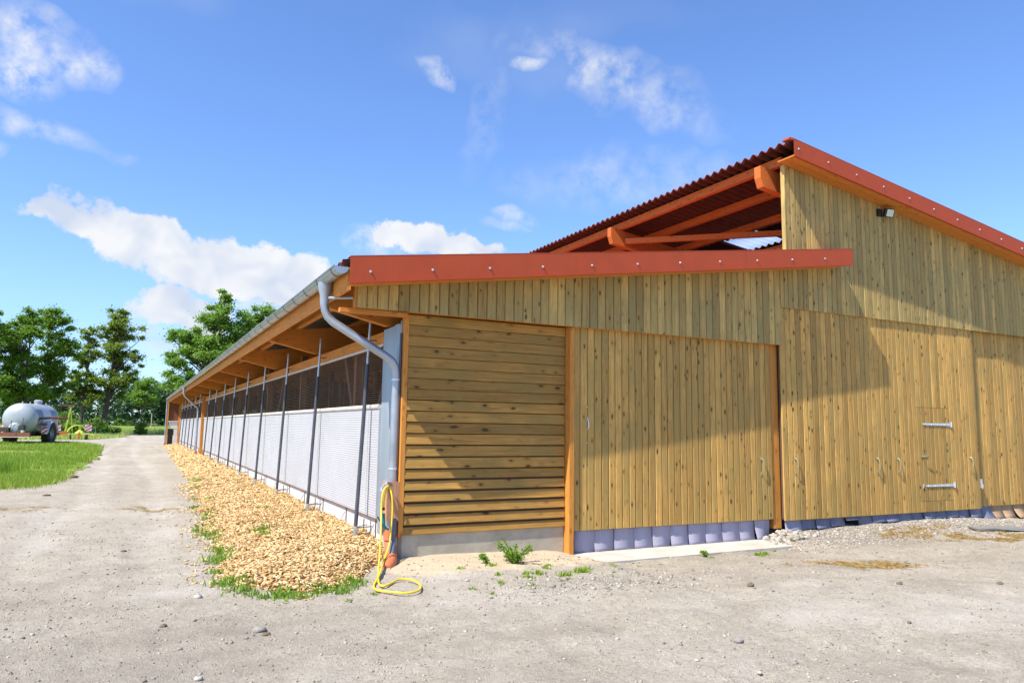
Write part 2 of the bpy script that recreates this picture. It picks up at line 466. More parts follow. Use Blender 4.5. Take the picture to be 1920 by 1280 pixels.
def groundmat():
    m, t, b, out = new_mat('gravel yard')
    co = objcoord(t)
    big = N(t, 'ShaderNodeTexNoise', inp={'Vector': co, 'Scale': .45, 'Detail': 6., 'Roughness': .6}).outputs['Fac']
    strk = N(t, 'ShaderNodeMapping', inp={0: co, 2: (0, 0, R(20)), 3: (.5, 2.2, 1)}).outputs[0]
    st = N(t, 'ShaderNodeTexNoise', inp={'Vector': strk, 'Scale': 1.3, 'Detail': 7., 'Roughness': .65}).outputs['Fac']
    med = N(t, 'ShaderNodeTexNoise', inp={'Vector': co, 'Scale': 5., 'Detail': 8., 'Roughness': .68}).outputs['Fac']
    fin_ = N(t, 'ShaderNodeTexNoise', inp={'Vector': co, 'Scale': 60., 'Detail': 6., 'Roughness': .7}).outputs['Fac']
    vo = N(t, 'ShaderNodeTexVoronoi', inp={'Vector': co, 'Scale': 75., 'Randomness': 1.})
    stone = mrange(t, vo.outputs['Distance'], .40, .15, 0, 1)
    ssel = N(t, 'ShaderNodeSeparateColor', inp={0: vo.outputs['Color']})
    c = mixc(t, mrange(t, big, .32, .68), (.35, .305, .235), (.47, .42, .335))
    c = mixc(t, mrange(t, st, .36, .68), mixc(t, .45, c, (.32, .265, .20)), mixc(t, .45, c, (.54, .49, .40)))
    c = mixc(t, mrange(t, med, .34, .70, 0, .6), c, (.52, .47, .375))
    pat = N(t, 'ShaderNodeTexNoise', inp={'Vector': co, 'Scale': 1.1, 'Detail': 7., 'Roughness': .7, 'Distortion': .5}).outputs['Fac']
    c = mixc(t, mrange(t, pat, .55, .70, 0, .6), c, (.25, .21, .16))
    c = mixc(t, mrange(t, fin_, .58, .36, 0, .5), c, (.22, .19, .15))
    grain = N(t, 'ShaderNodeTexNoise', inp={'Vector': co, 'Scale': 22., 'Detail': 9., 'Roughness': .75}).outputs['Fac']
    c = mixc(t, mrange(t, grain, .47, .33, 0, .7), c, (.20, .17, .135))
    c = mixc(t, mrange(t, grain, .56, .70, 0, .7), c, (.60, .545, .45))
    sc_ = mixc(t, ssel.outputs[1], (.26, .24, .215), (.60, .57, .52))
    c = mixc(t, math_n(t, 'MULTIPLY', stone, mrange(t, ssel.outputs[0], .45, .65, 0, .8)), c, sc_)
    tn = N(t, 'ShaderNodeAttribute', attribute_name='tone').outputs['Fac']
    c = mixc(t, mrange(t, tn, -.10, -1.0, 0, .55), c, (.28, .24, .19))
    c = mixc(t, mrange(t, tn, .15, 1.2, 0, .45), c, (.54, .50, .44))
    at = N(t, 'ShaderNodeAttribute', attribute_name='sand').outputs['Fac']
    sn = math_n(t, 'ADD', at, mrange(t, med, .3, .7, -.28, .28))
    sandc = mixc(t, med, (.50, .40, .265), (.62, .52, .37))
    c = mixc(t, mrange(t, sn, .35, .62), c, sandc)
    ag = N(t, 'ShaderNodeAttribute', attribute_name='stony').outputs['Fac']
    vo2 = N(t, 'ShaderNodeTexVoronoi', inp={'Vector': co, 'Scale': 26., 'Randomness': 1.})
    s2 = mixc(t, N(t, 'ShaderNodeSeparateColor', inp={0: vo2.outputs['Color']}).outputs[0], (.25, .23, .21), (.52, .49, .45))
    s2m = math_n(t, 'MULTIPLY', mrange(t, vo2.outputs['Distance'], .55, .35), mrange(t, math_n(t, 'ADD', ag, mrange(t, med, .3, .7, -.3, .3)), .4, .7))
    c = mixc(t, math_n(t, 'MULTIPLY', s2m, .85), c, s2)
    setb(t, b, c, .95, spec=.15)
    h = math_n(t, 'ADD', math_n(t, 'MULTIPLY', fin_, .35), math_n(t, 'MULTIPLY', stone, .25))
    h = math_n(t, 'ADD', h, math_n(t, 'MULTIPLY', med, 1.2))
    h = math_n(t, 'ADD', h, math_n(t, 'MULTIPLY', grain, .45))
    h = math_n(t, 'ADD', h, math_n(t, 'MULTIPLY', s2m, .8))
    bn = N(t, 'ShaderNodeBump', inp={'Strength': .9, 'Distance': .035, 'Height': h})
    setb(t, b, normal=bn.outputs[0])
    return m
M['ground'] = groundmat()

# ------------------------------------------------------------------ value noise in numpy
def vnoise(x, y, seed=0):
    x = np.asarray(x, float); y = np.asarray(y, float)
    xi = np.floor(x).astype(np.int64); yi = np.floor(y).astype(np.int64)
    fx = x - xi; fy = y - yi
    fx = fx * fx * (3 - 2 * fx); fy = fy * fy * (3 - 2 * fy)
    def h(a, b):
        n = (a * 374761393 + b * 668265263 + seed * 1442695041) & 0x7fffffff
        n = ((n ^ (n >> 13)) * 1274126177) & 0x7fffffff
        return ((n ^ (n >> 16)) & 0xffff) / 65535.0
    return (h(xi, yi) * (1 - fx) + h(xi + 1, yi) * fx) * (1 - fy) + (h(xi, yi + 1) * (1 - fx) + h(xi + 1, yi + 1) * fx) * fy

def sstep(a, b, v):
    t = np.clip((v - a) / (b - a), 0, 1)
    return t * t * (3 - 2 * t)

def ground_z(x, y):
    x = np.asarray(x, float); y = np.asarray(y, float)
    # level along the front of the barn, fading out towards the yard
    line = np.interp(x, [-3, -.3, .4, 2.3, 2.7, 6.2, 6.8, 8.5, 10.5, 12.3, 13, 16], [-.02, -.02, .03, -.03, -.115, -.115, -.005, .035, .07, .015, -.045, -.06])
    near = sstep(-3.0, -.4, y) * sstep(6, 2, y)
    z = line * near
    open_ = (1 - sstep(-.6, .0, y) * sstep(-.4, .1, x)) 
    und = (vnoise(x * .45, y * .45, 3) - .5) * .06 + (vnoise(x * 1.6, y * 1.6, 5) - .5) * .028
    rough_ = (vnoise(x * 3.3, y * 3.3, 6) - .5) * .034 + (vnoise(x * 8, y * 8, 8) - .5) * .022
    far = sstep(70, 30, np.hypot(x, y))
    z = z + (und * sstep(-1.2, -2.5, y) + und * sstep(-1.0, -2.4, x) * .7).clip(-.06, .06) * far + rough_ * far
    # tyre tracks down the farm track and across the yard
    for cx in (-3.0, -4.5):
        z = z - .035 * np.exp(-((x - cx - .35 * np.sin(y * .11)) / .28) ** 2) * sstep(-2, 2, y) * sstep(60, 45, y)
    tr = y + 5.2 - .12 * x
    lug = .5 + .5 * np.sign(np.sin((x + np.abs(tr) * 1.2) * 22))
    z = z - (.016 + .022 * lug) * np.exp(-(tr / .20) ** 4) * sstep(-1.5, .5, x) * sstep(6.5, 4.5, x) * (vnoise(x * 1.1, y * 1.1, 9) > .38)
    # chip bed and sand heap
    return z

xs = np.concatenate([-np.geomspace(9, 2500, 60)[::-1], np.arange(-8.9, 14.0, .075), np.geomspace(14.1, 2500, 50)])
ys = np.concatenate([-np.geomspace(9.2, 2500, 40)[::-1], np.arange(-9.1, 3.0, .075), np.arange(3.05, 30, .3), np.geomspace(30.4, 3500, 70)])
GX, GY = np.meshgrid(xs, ys, indexing='ij')
GZ = ground_z(GX, GY)
sand = sstep(-.7, -.1, GX) * sstep(2.9, 2.1, GX) * sstep(-1.55, -.55, GY - .12 * np.abs(GX - .8)) * sstep(2, .5, GY)
stony = sstep(6.2, 6.9, GX) * sstep(13.5, 11, GX) * sstep(-1.9, -.7, GY) + .45 * sstep(0, .8, GX) * sstep(3.2, 1.6, GX) * sstep(-2.9, -2.2, GY) * sstep(-1.4, -1.9, GY)
tone = (vnoise(GX * .55, GY * .55, 81) - .5) * 1.1 + (vnoise(GX * 1.7, GY * 1.7, 82) - .5) * .8 + (vnoise(GX * 5, GY * 5, 83) - .5) * .6
q_ = sstep(0, 4, GY)
wv = GX - .35 * np.sin(GY * .11)
tone += q_ * (.55 * np.exp(-((wv + 3.0) / .45) ** 2) + .55 * np.exp(-((wv + 4.5) / .45) ** 2) - .35 * np.exp(-((wv + 3.75) / .35) ** 2) + (vnoise(GX * 3.5, GY * .35, 84) - .5) * .8)
yr = GY - .10 * GX
tone += (1 - q_) * (vnoise(GX * .4 + 9, yr * 2.6, 85) - .5) * 1.0
tone += .5 * np.exp(-(((GX + 2.9) / .8) ** 2 + ((GY + .2) / .7) ** 2)) - .5 * np.exp(-(((GX + 4.6) / 1.6) ** 2 + ((GY + .8) / 2.2) ** 2)) * (vnoise(GX * 3, GY * 3, 86) + .2)
nx, ny = len(xs), len(ys)
idx = np.arange(nx * ny).reshape(nx, ny)
F = np.stack([idx[:-1, :-1], idx[1:, :-1], idx[1:, 1:], idx[:-1, 1:]], -1).reshape(-1, 4)
np_mesh('ground', np.stack([GX, GY, GZ], -1).reshape(-1, 3), F, M['ground'], smooth=True,
        attrs={'sand': sand.ravel(), 'stony': stony.ravel(), 'tone': tone.ravel()}, kind='structure', label='pale grey gravel yard and farm track')

# ------------------------------------------------------------------ barn
DF = .40                                   # roof overhang in front of the gable
def LT(x): return 3.762 + .1365 * (x + .975)      # lower fascia top
def LB(x): return 3.43 + .1405 * (x + .975)       # lower fascia bottom
def UT(x): return 6.81 - .1372 * (x - 6.76)
def UB(x): return 6.50 - .1372 * (x - 6.76)
LEN = 55.0
XR = 20.0
barn = empty('barn', label='long timber barn with red metal roof edges and white side panels', category='barn')

def plank_v(x0, x1, zb, zt, yf, th=.024, ch=.010, dy=0.):
    """vertical board, zt a function of x; rounded front edges"""
    m = MB()
    y = yf + dy
    prof = [(x0, y + th), (x0, y + ch), (x0 + ch, y), (x1 - ch, y), (x1, y + ch), (x1, y + th)]
    n = len(prof)
    zbf = zb if callable(zb) else (lambda x: zb)
    m.v = [(a, b, zbf(a)) for a, b in prof] + [(a, b, zt(a)) for a, b in prof]
    m.f = [tuple(range(n - 1, -1, -1)), tuple(range(n, 2 * n))] + [(i, (i + 1) % n, n + (i + 1) % n, n + i) for i in range(n)]
    return m

def plank_row(x0, x1, w, zb, zt, yf, mat, parent, gap=.008, name='plank'):
    n = max(1, round((x1 - x0) / w))
    ed = [x0 + (x1 - x0) * i / n for i in range(n + 1)]
    for i in range(1, n):
        ed[i] += rnd.uniform(-.006, .006)
    for i in range(n):
        zbi = zb
        plank_v(ed[i] + gap / 2, ed[i + 1] - gap / 2, zbi, zt, yf, dy=rnd.uniform(-.0018, .0018)).build(name, mat, parent)

# gable wall: boards under the lower roof and under the upper roof
gw = MB()
gw.prism([(-.76, 3.24), (6.74, 3.24), (6.74, LB(6.74) + .02), (-.76, LB(-.76) + .02)], 1, .028, .06)
gw.prism([(6.745, 3.92), (XR - .1, 3.92), (XR - .1, UB(XR - .1) + .02), (6.97, UB(6.97) + .02), (6.97, LB(6.97) + .02), (6.745, LB(6.745) + .02)], 1, .028, .06)
gable = gw.build('gable_wall', M['dark'], barn)  # backing coloured dark to deepen the shade in the board grooves
plank_row(-.775, 6.755, .142, 3.205, lambda x: LB(x) + .03, 0., M['wood_vg'], gable)
plank_row(6.755, 6.955, .10, 3.875, lambda x: LB(x) + .03, 0., M['wood_vg'], gable)
plank_row(6.955, XR, .125, 3.875, lambda x: UB(x) + .03, 0., M['wood_vg'], gable)
MB().box(-.80, -.776, -.004, .075, 3.20, LB(-.79) + .02).build('end_trim', M['beam_z'], gable)
MB().box(6.925, 6.952, -.006, .075, LB(6.95) + .03, UB(6.95) + .02).build('end_trim', M['wood_vg'], gable)
# bottom rails behind the boards
MB().box(-.96, -.06, .065, .17, 3.145, 3.20).build('rail', M['beam_x'], gable)
MB().box(-.04, 6.74, .065, .14, 3.212, 3.36).build('rail', M['beam_x'], gable)

# horizontal slat wall
sw = MB()
sw.box(0.02, 2.44, .225, .25, .30, 3.2)
slat = sw.build('slat_wall', M['dark'], barn)
zt_ = 3.205
k = 0
while zt_ > .36:
    f = k / 20.
    gap = .004 if k < 7 else (.010 if k < 11 else (.018 if k < 14 else .030))
    hgt = .139 if k < 14 else .118
    z1 = zt_
    z0 = max(.30, zt_ - hgt)
    dy = rnd.uniform(-.002, .002)
    tiltb = .012 if k < 14 else .016
    m = MB()
    prof = [(.225, z0), (.19 - tiltb + dy, z0), (.186 - tiltb + dy, z0 + .006), (.190 + dy, z1 - .008), (.196 + dy, z1), (.225, z1)]
    m.prism(prof, 0, .005 + rnd.uniform(-.002, .002), 2.452 + rnd.uniform(-.003, .003))
    m.build('plank', M['wood_h'], slat)
    zt_ = z0 - gap
    k += 1
MB().box(-.062, .0, .176, .27, .28, 3.2).build('corner_post', M['beam_z'], barn)
MB().box(2.462, 2.535, .055, .27, -.10, 3.205).build('door_post', M['beam_z'], barn)
MB().box(6.585, 6.76, .13, .30, .07, 3.21).build('door_post', M['beam_z'], barn)

# concrete plinth
pl = MB().prism([(-.045, .255), (.0, .205), (2.455, .205), (2.455, .9), (-.045, .9)], 2, -.25, .295)
pl.build('plinth', M['concrete'], barn)

# sliding doors
def handle(x, yf, z, parent):
    m = MB()
    m.tube([(x, yf, z + .13), (x + .004, yf - .035, z + .125), (x + .012, yf - .05, z + .06), (x + .012, yf - .05, z - .06), (x + .004, yf - .035, z - .115), (x, yf, z - .12)], .011, 8)
    m.box(x - .018, x + .018, yf - .006, yf - .001, z + .10, z + .165)
    m.box(x - .018, x + .018, yf - .006, yf - .001, z - .155, z - .09)
    m.build('handle', M['steel2'], parent, smooth='auto')
M['steel2'] = simple('brassy worn steel', (.42, .38, .22), .4, .6, .2, 20.)

def door(name, x0, x1, z0, z1, yf, mat, w=.127, **kw):
    d = MB().box(x0 + .01, x1 - .01, yf + .026, yf + .07, z0 + .02, z1 - .01).build(name, M['dark'], barn, **kw)
    plank_row(x0, x1, w, z0, lambda x: z1, yf, mat, d)
    return d

d1 = door('sliding_door', 2.555, 6.57, .235, 3.30, .107, M['wood_v'])
handle(6.30, .107, 1.12, d1)
for z in (2.03, 1.87, 1.83, 1.50):
    MB().lathe([(.012, -.006), (.010, -.012), (.004, -.014)], (2.79, .107, z), axis=1, n=8).build('bolt', M['steel'], d1)
MB().tube([(2.795, .10, 1.86), (2.80, .075, 1.82), (2.80, .07, 1.74), (2.795, .10, 1.70)], .008, 6).build('latch', M['steel'], d1)
d2 = door('sliding_door', 6.745, 9.47, .205, 3.93, .035, M['wood_v'], .128)
handle(7.03, .035, 1.12, d2)
handle(9.17, .035, 1.11, d2)
# right leaf with its wicket door
d3 = MB().box(9.485, 12.345, .061, .105, .225, 3.92).build('sliding_door', M['dark'], barn)
WX0, WX1, WZ0, WZ1 = 10.44, 11.40, .41, 2.215
nb = 22
ed = [9.475 + (12.355 - 9.475) * i / nb for i in range(nb + 1)]
wicket = MB().box(WX0 + .01, WX1 - .01, .0615, .09, WZ0 + .01, WZ1 - .01).build('wicket_door', M['wood_v'], barn)
for i in range(nb):
    a, b_ = ed[i] + .004, ed[i + 1] - .004
    dy = rnd.uniform(-.0015, .0015)
    if b_ < WX0 + .03 or a > WX1 - .03:
        plank_v(a, b_, .205, lambda x: 3.93, .035, dy=dy).build('plank', M['wood_v'], d3)
    else:
        plank_v(a, b_, .205, lambda x: WZ0 - .006, .035, dy=dy).build('plank', M['wood_v'], d3)
        plank_v(a, b_, WZ1 + .007, lambda x: 3.93, .035, dy=dy).build('plank', M['wood_v'], d3)
        plank_v(a, b_, WZ0, lambda x: WZ1, .034, dy=dy).build('plank', M['wood_v'], wicket)
handle(9.76, .035, 1.10, d3)
handle(12.05, .035, 1.11, d3)
for z, xa, xb in ((1.895, 10.57, 11.46), (.70, 10.58, 11.47)):
    m = MB()
    m.prism([(xa, z - .018), (xa - .02, z), (xa, z + .018), (xb - .03, z + .026), (xb - .03, z - .026)], 1, .022, .030)
    m.tube([(xb, .018, z - .05), (xb, .018, z + .055)], .016, 8)
    m.box(xb - .03, xb + .02, .020, .031, z - .05, z + .045)
    for q in range(4):
        m.lathe([(.008, 0), (.006, -.006)], (xa + .06 + q * .2, .022, z), axis=1, n=6)
    m.build('strap_hinge', M['steel'], wicket)
m = MB().box(10.46, 10.66, .026, .032, 1.25, 1.29)
m.tube([(10.50, .03, 1.27), (10.50, -.02, 1.27), (10.60, -.03, 1.275), (10.62, -.02, 1.25)], .009, 6)
m.build('latch', M['steel2'], wicket)
MB().box(10.475, 10.50, .020, .03, .66, .74).build('catch_plate', M['steel'], wicket)
m = MB().box(12.36, 12.40, .020, .06, .62, .80)
m.tube([(12.38, .015, .60), (12.38, .0, .66), (12.38, .015, .70)], .012, 6)
m.build('door_stop', M['steel'], d3)
d4 = door('sliding_door', 12.42, 16.4, .235, 3.93, .115, M['wood_v'], .125)
MB().box(16.42, XR, .03, .08, 0, 3.9).build('side_panel', M['wood_v'], barn)
# gap filler behind the door joints
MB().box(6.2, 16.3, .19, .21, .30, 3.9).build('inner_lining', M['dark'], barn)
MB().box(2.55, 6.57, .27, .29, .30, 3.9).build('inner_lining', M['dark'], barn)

# rubber flaps below the doors
def flap(x0, x1, y, zt, zb, curl, mat, parent, swing=0.):
    m = MB()
    rows = 6
    vs, fs = [], []
    for i in range(rows + 1):
        t = i / rows
        z = zt + (zb - zt) * t
        yy = y - curl * t * t
        for (xx, s) in ((x0, -1), ((x0 + x1) / 2, 0), (x1, 1)):
            vs.append((xx, yy + swing * s * t * t, z))
    for i in range(rows):
        for j in range(2):
            a = i * 3 + j
            fs.append((a, a + 1, a + 4, a + 3))
    o = m.add(vs, fs).build('flap', mat, parent, smooth=True)
    md = o.modifiers.new('thick', 'SOLIDIFY')
    md.thickness = .006
for i in range(11):
    x0 = 2.60 + i * .355
    flap(x0, x0 + .35, .155 + (i % 2) * .008, .27, -.105, rnd.uniform(.0, .035), M['flap'], d1, rnd.uniform(-.012, .012) if i < 10 else .06)
for i in range(15):
    x0 = 6.80 + i * .372
    zb = float(ground_z(x0 + .18, .05)) + rnd.uniform(.002, .02) + (.10 if i == 4 else 0)
    flap(x0, x0 + .366, .10 + (i % 2) * .008, .25, zb, rnd.uniform(.03, .075), M['flapdark'] if i not in (0,) else M['flap'], d2 if i < 7 else d3, rnd.uniform(-.02, .02))
for i in range(9):
    x0 = 12.46 + i * .40
    flap(x0, x0 + .39, .17, .27, -.04, rnd.uniform(.06, .14), M['flapdark'] if i < 1 else M['flapbrown'], d4, rnd.uniform(-.03, .03))

# ---- roofs
def corrug(name, x0, x1, zf, y0, y1, mat, parent, amp=.034, pitch=.205, per=10, nxs=2, under=False):
    yv = np.arange(y0, y1, pitch / per)
    xv = np.linspace(x0, x1, nxs)
    X, Y = np.meshgrid(xv, yv, indexing='ij')
    Z = np.vectorize(zf)(X) + amp * np.sin(2 * np.pi * Y / pitch)
    a, b = X.shape
    id_ = np.arange(a * b).reshape(a, b)
    F = np.stack([id_[:-1, :-1], id_[1:, :-1], id_[1:, 1:], id_[:-1, 1:]], -1).reshape(-1, 4)
    V = np.stack([X, Y, Z], -1).reshape(-1, 3)
    V2 = V - [0, 0, .008]
    F2 = F[:, ::-1] + len(V)
    # close the eave edges
    e0 = id_[0, :]; e1 = id_[-1, :]
    n0 = len(V)
    E0 = np.stack([e0[1:], e0[:-1], e0[:-1] + n0, e0[1:] + n0], -1)
    E1 = np.stack([e1[:-1], e1[1:], e1[1:] + n0, e1[:-1] + n0], -1)
    return np_mesh(name, np.concatenate([V, V2]), np.concatenate([F, F2, E0, E1]), mat, parent, smooth=True)

def LS(x): return LT(x) - .062
def US(x): return UT(x) - .062
lroof = corrug('lower_roof', -1.06, 8.2, LS, -DF + .03, LEN, M['redsheet'], barn)
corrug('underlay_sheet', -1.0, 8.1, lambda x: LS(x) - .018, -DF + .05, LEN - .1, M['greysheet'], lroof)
# upper roof is laid in courses so that one course holds the clear sheets
SKX0, SKX1, SKY0, SKY1 = 9.45, 10.3, 3.0, 4.2
uroof = corrug('upper_roof', 6.66, SKX0, US, -DF + .03, LEN, M['redsheet'], barn)
corrug('roof_sheet', SKX0 - .05, SKX1 + .05, lambda x: US(x) - .010, -DF + .03, SKY0, M['redsheet'], uroof)
corrug('roof_sheet', SKX0 - .05, SKX1 + .05, lambda x: US(x) - .010, SKY1, LEN, M['redsheet'], uroof)
corrug('roof_sheet', SKX1, XR + .5, US, -DF + .03, LEN, M['redsheet'], uroof)
mclear, t, b, out = new_mat('clear corrugated sheet')
tr = N(t, 'ShaderNodeBsdfTranslucent', inp={0: (.75, .82, .95, 1)})
tp = N(t, 'ShaderNodeBsdfTransparent', inp={0: (.82, .88, .96, 1)})
setb(t, b, (.7, .76, .85), .3)
mx1 = N(t, 'ShaderNodeMixShader', inp={0: .55, 1: tr.outputs[0], 2: tp.outputs[0]})
mx2 = N(t, 'ShaderNodeMixShader', inp={0: .15, 1: mx1.outputs[0], 2: b.outputs[0]})
t.links.new(mx2.outputs[0], out.inputs[0])
corrug('clear_sheet', SKX0 - .05, SKX1 + .05, lambda x: US(x) - .010, SKY0, SKY1 + .01, mclear, uroof)

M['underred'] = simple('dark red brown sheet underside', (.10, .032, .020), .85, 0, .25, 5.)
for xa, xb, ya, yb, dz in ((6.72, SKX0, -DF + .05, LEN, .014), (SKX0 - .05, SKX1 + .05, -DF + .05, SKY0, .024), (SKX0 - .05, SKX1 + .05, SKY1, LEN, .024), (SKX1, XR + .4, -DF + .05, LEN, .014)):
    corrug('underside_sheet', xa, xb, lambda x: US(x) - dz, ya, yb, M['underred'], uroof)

def fascia(x0, x1, top, bot, parent, cuts):
    ed = [x0] + cuts + [x1]
    for i in range(len(ed) - 1):
        a, b_ = ed[i], ed[i + 1] - .003
        m = MB()
        yy = -DF - .002 * (i % 2)
        m.prism([(a, bot(a)), (b_, bot(b_)), (b_, top(b_)), (a, top(a))], 1, yy - .004, yy)
        m.prism([(a, bot(a) - .008), (b_, bot(b_) - .008), (b_, bot(b_) + .002), (a, bot(a) + .002)], 1, yy - .016, yy + .03)
        m.prism([(a, top(a) - .002), (b_, top(b_) - .002), (b_, top(b_) + .006), (a, top(a) + .006)], 1, yy - .006, yy + .16)
        m.build('fascia', M['red'], parent)
fascia(-.975, 8.165, LT, LB, lroof, [2.30, 5.55])
fascia(6.755, XR + .5, UT, UB, uroof, [9.9, 13.1])
MB().box(6.64, 6.756, -DF - .006, -DF + .16, UT(6.76) - .03, UT(6.76) + .006).build('ridge_cap', M['red'], uroof)

def screws(xs_, f, parent, yy=-DF - .006):
    base = None
    for x in xs_:
        if base is None:
            base = MB().lathe([(.017, 0), (.016, -.005), (.009, -.007), (.009, -.018), (.004, -.020)], (0, 0, 0), axis=1, n=8).build('screw', M['steel'], parent, smooth='auto')
            o = base
        else:
            o = base.copy()
            COL.objects.link(o)
        o.location = (x, yy, f(x))
screws([-.72 + .815 * i for i in range(11)], lambda x: LB(x) + .13, lroof)
screws([6.86 + .75 * i for i in range(17)], lambda x: UB(x) + .15, uroof)

# soffit planks under the front overhang
for i, (ya, yb) in enumerate(((-DF + .004, -.205), (-.20, -.004))):
    for nm, x0, x1, fn, par in (('l', -.96, 8.15, LB, lroof), ('u', 6.78, XR + .4, UB, uroof)):
        m = MB()
        m.prism([(x0, fn(x0) + .012), (x1, fn(x1) + .012), (x1, fn(x1) + .034), (x0, fn(x0) + .034)], 1, ya, yb)
        m.build('soffit_plank', M['beam_x'], par)

# eave board, purlins, rafters of the lower roof
MB().box(-.985, -.945, -.36, LEN, 3.352, 3.63).build('eave_board', M['beam_y'], barn)
for x in (-.42, .9, 2.2, 3.5, 4.8, 6.1, 7.4):
    MB().box(x - .05, x + .05, .07, LEN - .05, LS(x) - .175, LS(x) - .05).build('purlin', M['beam_y'], barn)
rbase = None
for i in range(12):
    y = 1.05 + 4.75 * i
    if y > LEN - .3: break
    if rbase is None:
        m = MB()
        top = lambda x: LS(x) - .18
        m.prism([(-.942, 3.335), (-.05, 3.135), (.28, 3.135), (.75, 3.40), (6.95, LS(6.95) - .50), (6.95, top(6.95)), (-.942, top(-.942))], 1, -.07, .07)
        rbase = m.build('rafter', M['beam_x'], barn)
        o = rbase
    else:
        o = rbase.copy(); COL.objects.link(o)
    o.location = (0, y, 0)
# wall plate beam along the side, on posts
MB().box(-.03, .12, 1.205, 54.6, 2.90, 3.075).build('side_beam', M['beam_y'], barn)
MB().box(-.036, -.031, 1.205, 54.6, 2.865, 2.90).build('beam_edge', M['rail'], barn)
for y, xo in ((31.75, -.19), (54.6, -.115)):
    MB().box(xo, .10, y - .12, y + .12, .10, 3.14).build('side_post', M['beam_z'], barn)
ib = None
for i in range(11):
    y = 3.42 + 4.75 * i
    if ib is None:
        m = MB().box(.16, .30, -.07, .07, 0, 3.3)
        ib = m.build('inner_post', M['brown'], barn)
        o = ib
    else:
        o = ib.copy(); COL.objects.link(o)
    o.location = (0, y, 0)
bb = None
for i in range(6):
    for s in (-1, 1):
        y = 3.42 + 4.75 * 2 * i
        m = MB().beam((.4, y + s * 1.55, 3.15), (.4, y + s * .1, .9), .12, .12, (1, 0, 0))
        m.build('brace', M['brown'], barn)
for x in (3.6, 6.95, 11.0, 15.5):
    for i in range(11):
        y = .75 + 4.75 * i
        if ib is None: continue
        MB().box(x - .09, x + .09, y - .09, y + .09, 0, (LS(x) - .5) if x < 7 else US(x) - .5).build('inner_post', M['brown'], barn)
# feed fence rails and a high inner wall seen through the netting
for z in (.6, 1.0, 1.4):
    MB().tube([(3.75, 1.5, z), (3.75, 53.5, z)], .03, 6).build('feed_rail', M['poletop'], barn)
MB().box(11.1, 11.2, 5, 40, 0, 2.6).build('pen_wall', M['dark'], barn)

# upper roof timbers along the open clerestory
rb2 = None
for i in range(12):
    y = .42 + 4.75 * i
    if rb2 is None:
        m = MB()
        m.prism([(6.72, US(6.72) - .42), (6.78, US(6.78) - .58), (XR, US(XR) - .58), (XR, US(XR) - .20), (6.72, US(6.72) - .20)], 1, -.075, .075)
        rb2 = m.build('upper_rafter', M['beam_red'], barn)
        o = rb2
    else:
        o = rb2.copy(); COL.objects.link(o)
    o.location = (0, y, 0)
for x in (7.0, 7.95, 9.0, 10.45, 11.6, 12.9, 14.4, 16., 17.6, 19.2):
    MB().box(x - .055, x + .055, .07, LEN - .1, US(x) - .20, US(x) - .045).build('upper_purlin', M['beam_red'], barn)
for i in range(4):
    y = .42 + 4.75 * i
    MB().beam((7.1, y + 4.6, US(7.1) - .47), (9.9, y + .2, US(9.9) - .45), .10, .12).build('wind_brace', M['beam_red'], barn)
MB().box(6.90, 7.04, .5, LEN - .2, LS(6.97) - .45, LS(6.97) - .20).build('clerestory_beam', M['beam_red'], barn)

# far walls, floor
MB().box(.3, XR, .3, LEN - .3, -.02, .03).build('barn_floor', M['floor'], barn)
bw = MB()
bw.box(XR - .12, XR, .1, LEN - .1, .0, 1.1)
bw.box(XR - .12, XR, .1, LEN - .1, 3.4, 4.95)
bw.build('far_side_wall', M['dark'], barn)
for i in range(12):
    MB().box(XR - .14, XR + .02, .2 + i * 4.9, .5 + i * 4.9, 1.1, 3.4).build('far_post', M['brown'], barn)
eg = MB()
for x0, x1, z0, z1 in ((.1, 4.6, 0, 3.6), (4.6, 8.4, 2.9, 3.6), (8.4, 13.0, 0, 3.6), (13.0, 17.0, 0, 1.2), (13.0, 17.0, 2.5, 3.6), (17.0, XR, 0, 3.6)):
    eg.box(x0 + .001, x1 - .001, LEN - .2, LEN - .1, z0, z1)
eg.prism([(.1, 3.6), (XR, 3.6), (XR, US(XR) - .1), (7.0, US(7) - .1), (7.0, LS(7) - .1), (.1, LS(.1) - .1)], 1, LEN - .2, LEN - .1)
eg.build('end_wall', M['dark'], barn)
# side wing at the far end under the eave
wing = MB().box(-.98, -.06, LEN - .28, LEN - .2, 1.9, 3.55).build('wing_panel', M['brown'], barn)
MB().box(-1.0, -.90, LEN - .40, LEN - .29, 0, 3.36).build('wing_post', M['beam_z'], barn)
MB().box(-.18, -.10, LEN - .40, LEN - .29, 0, 3.14).build('wing_post', M['beam_z'], barn)
MB().box(-.89, -.19, LEN - .40, LEN - .30, 1.82, 1.90).build('wing_rail', M['rail'], barn)
MB().box(-.85, -.20, LEN - .34, LEN - .20, 1.30, 1.80).build('wing_box', M['rail'], barn)
MB().box(-.45, -.20, LEN - .40, LEN - .28, .1, 1.25).build('wing_board', M['lime'], barn)
MB().box(-.88, -.50, LEN - .22, LEN - .18, .05, 1.28).build('wing_shade', M['black'], barn)

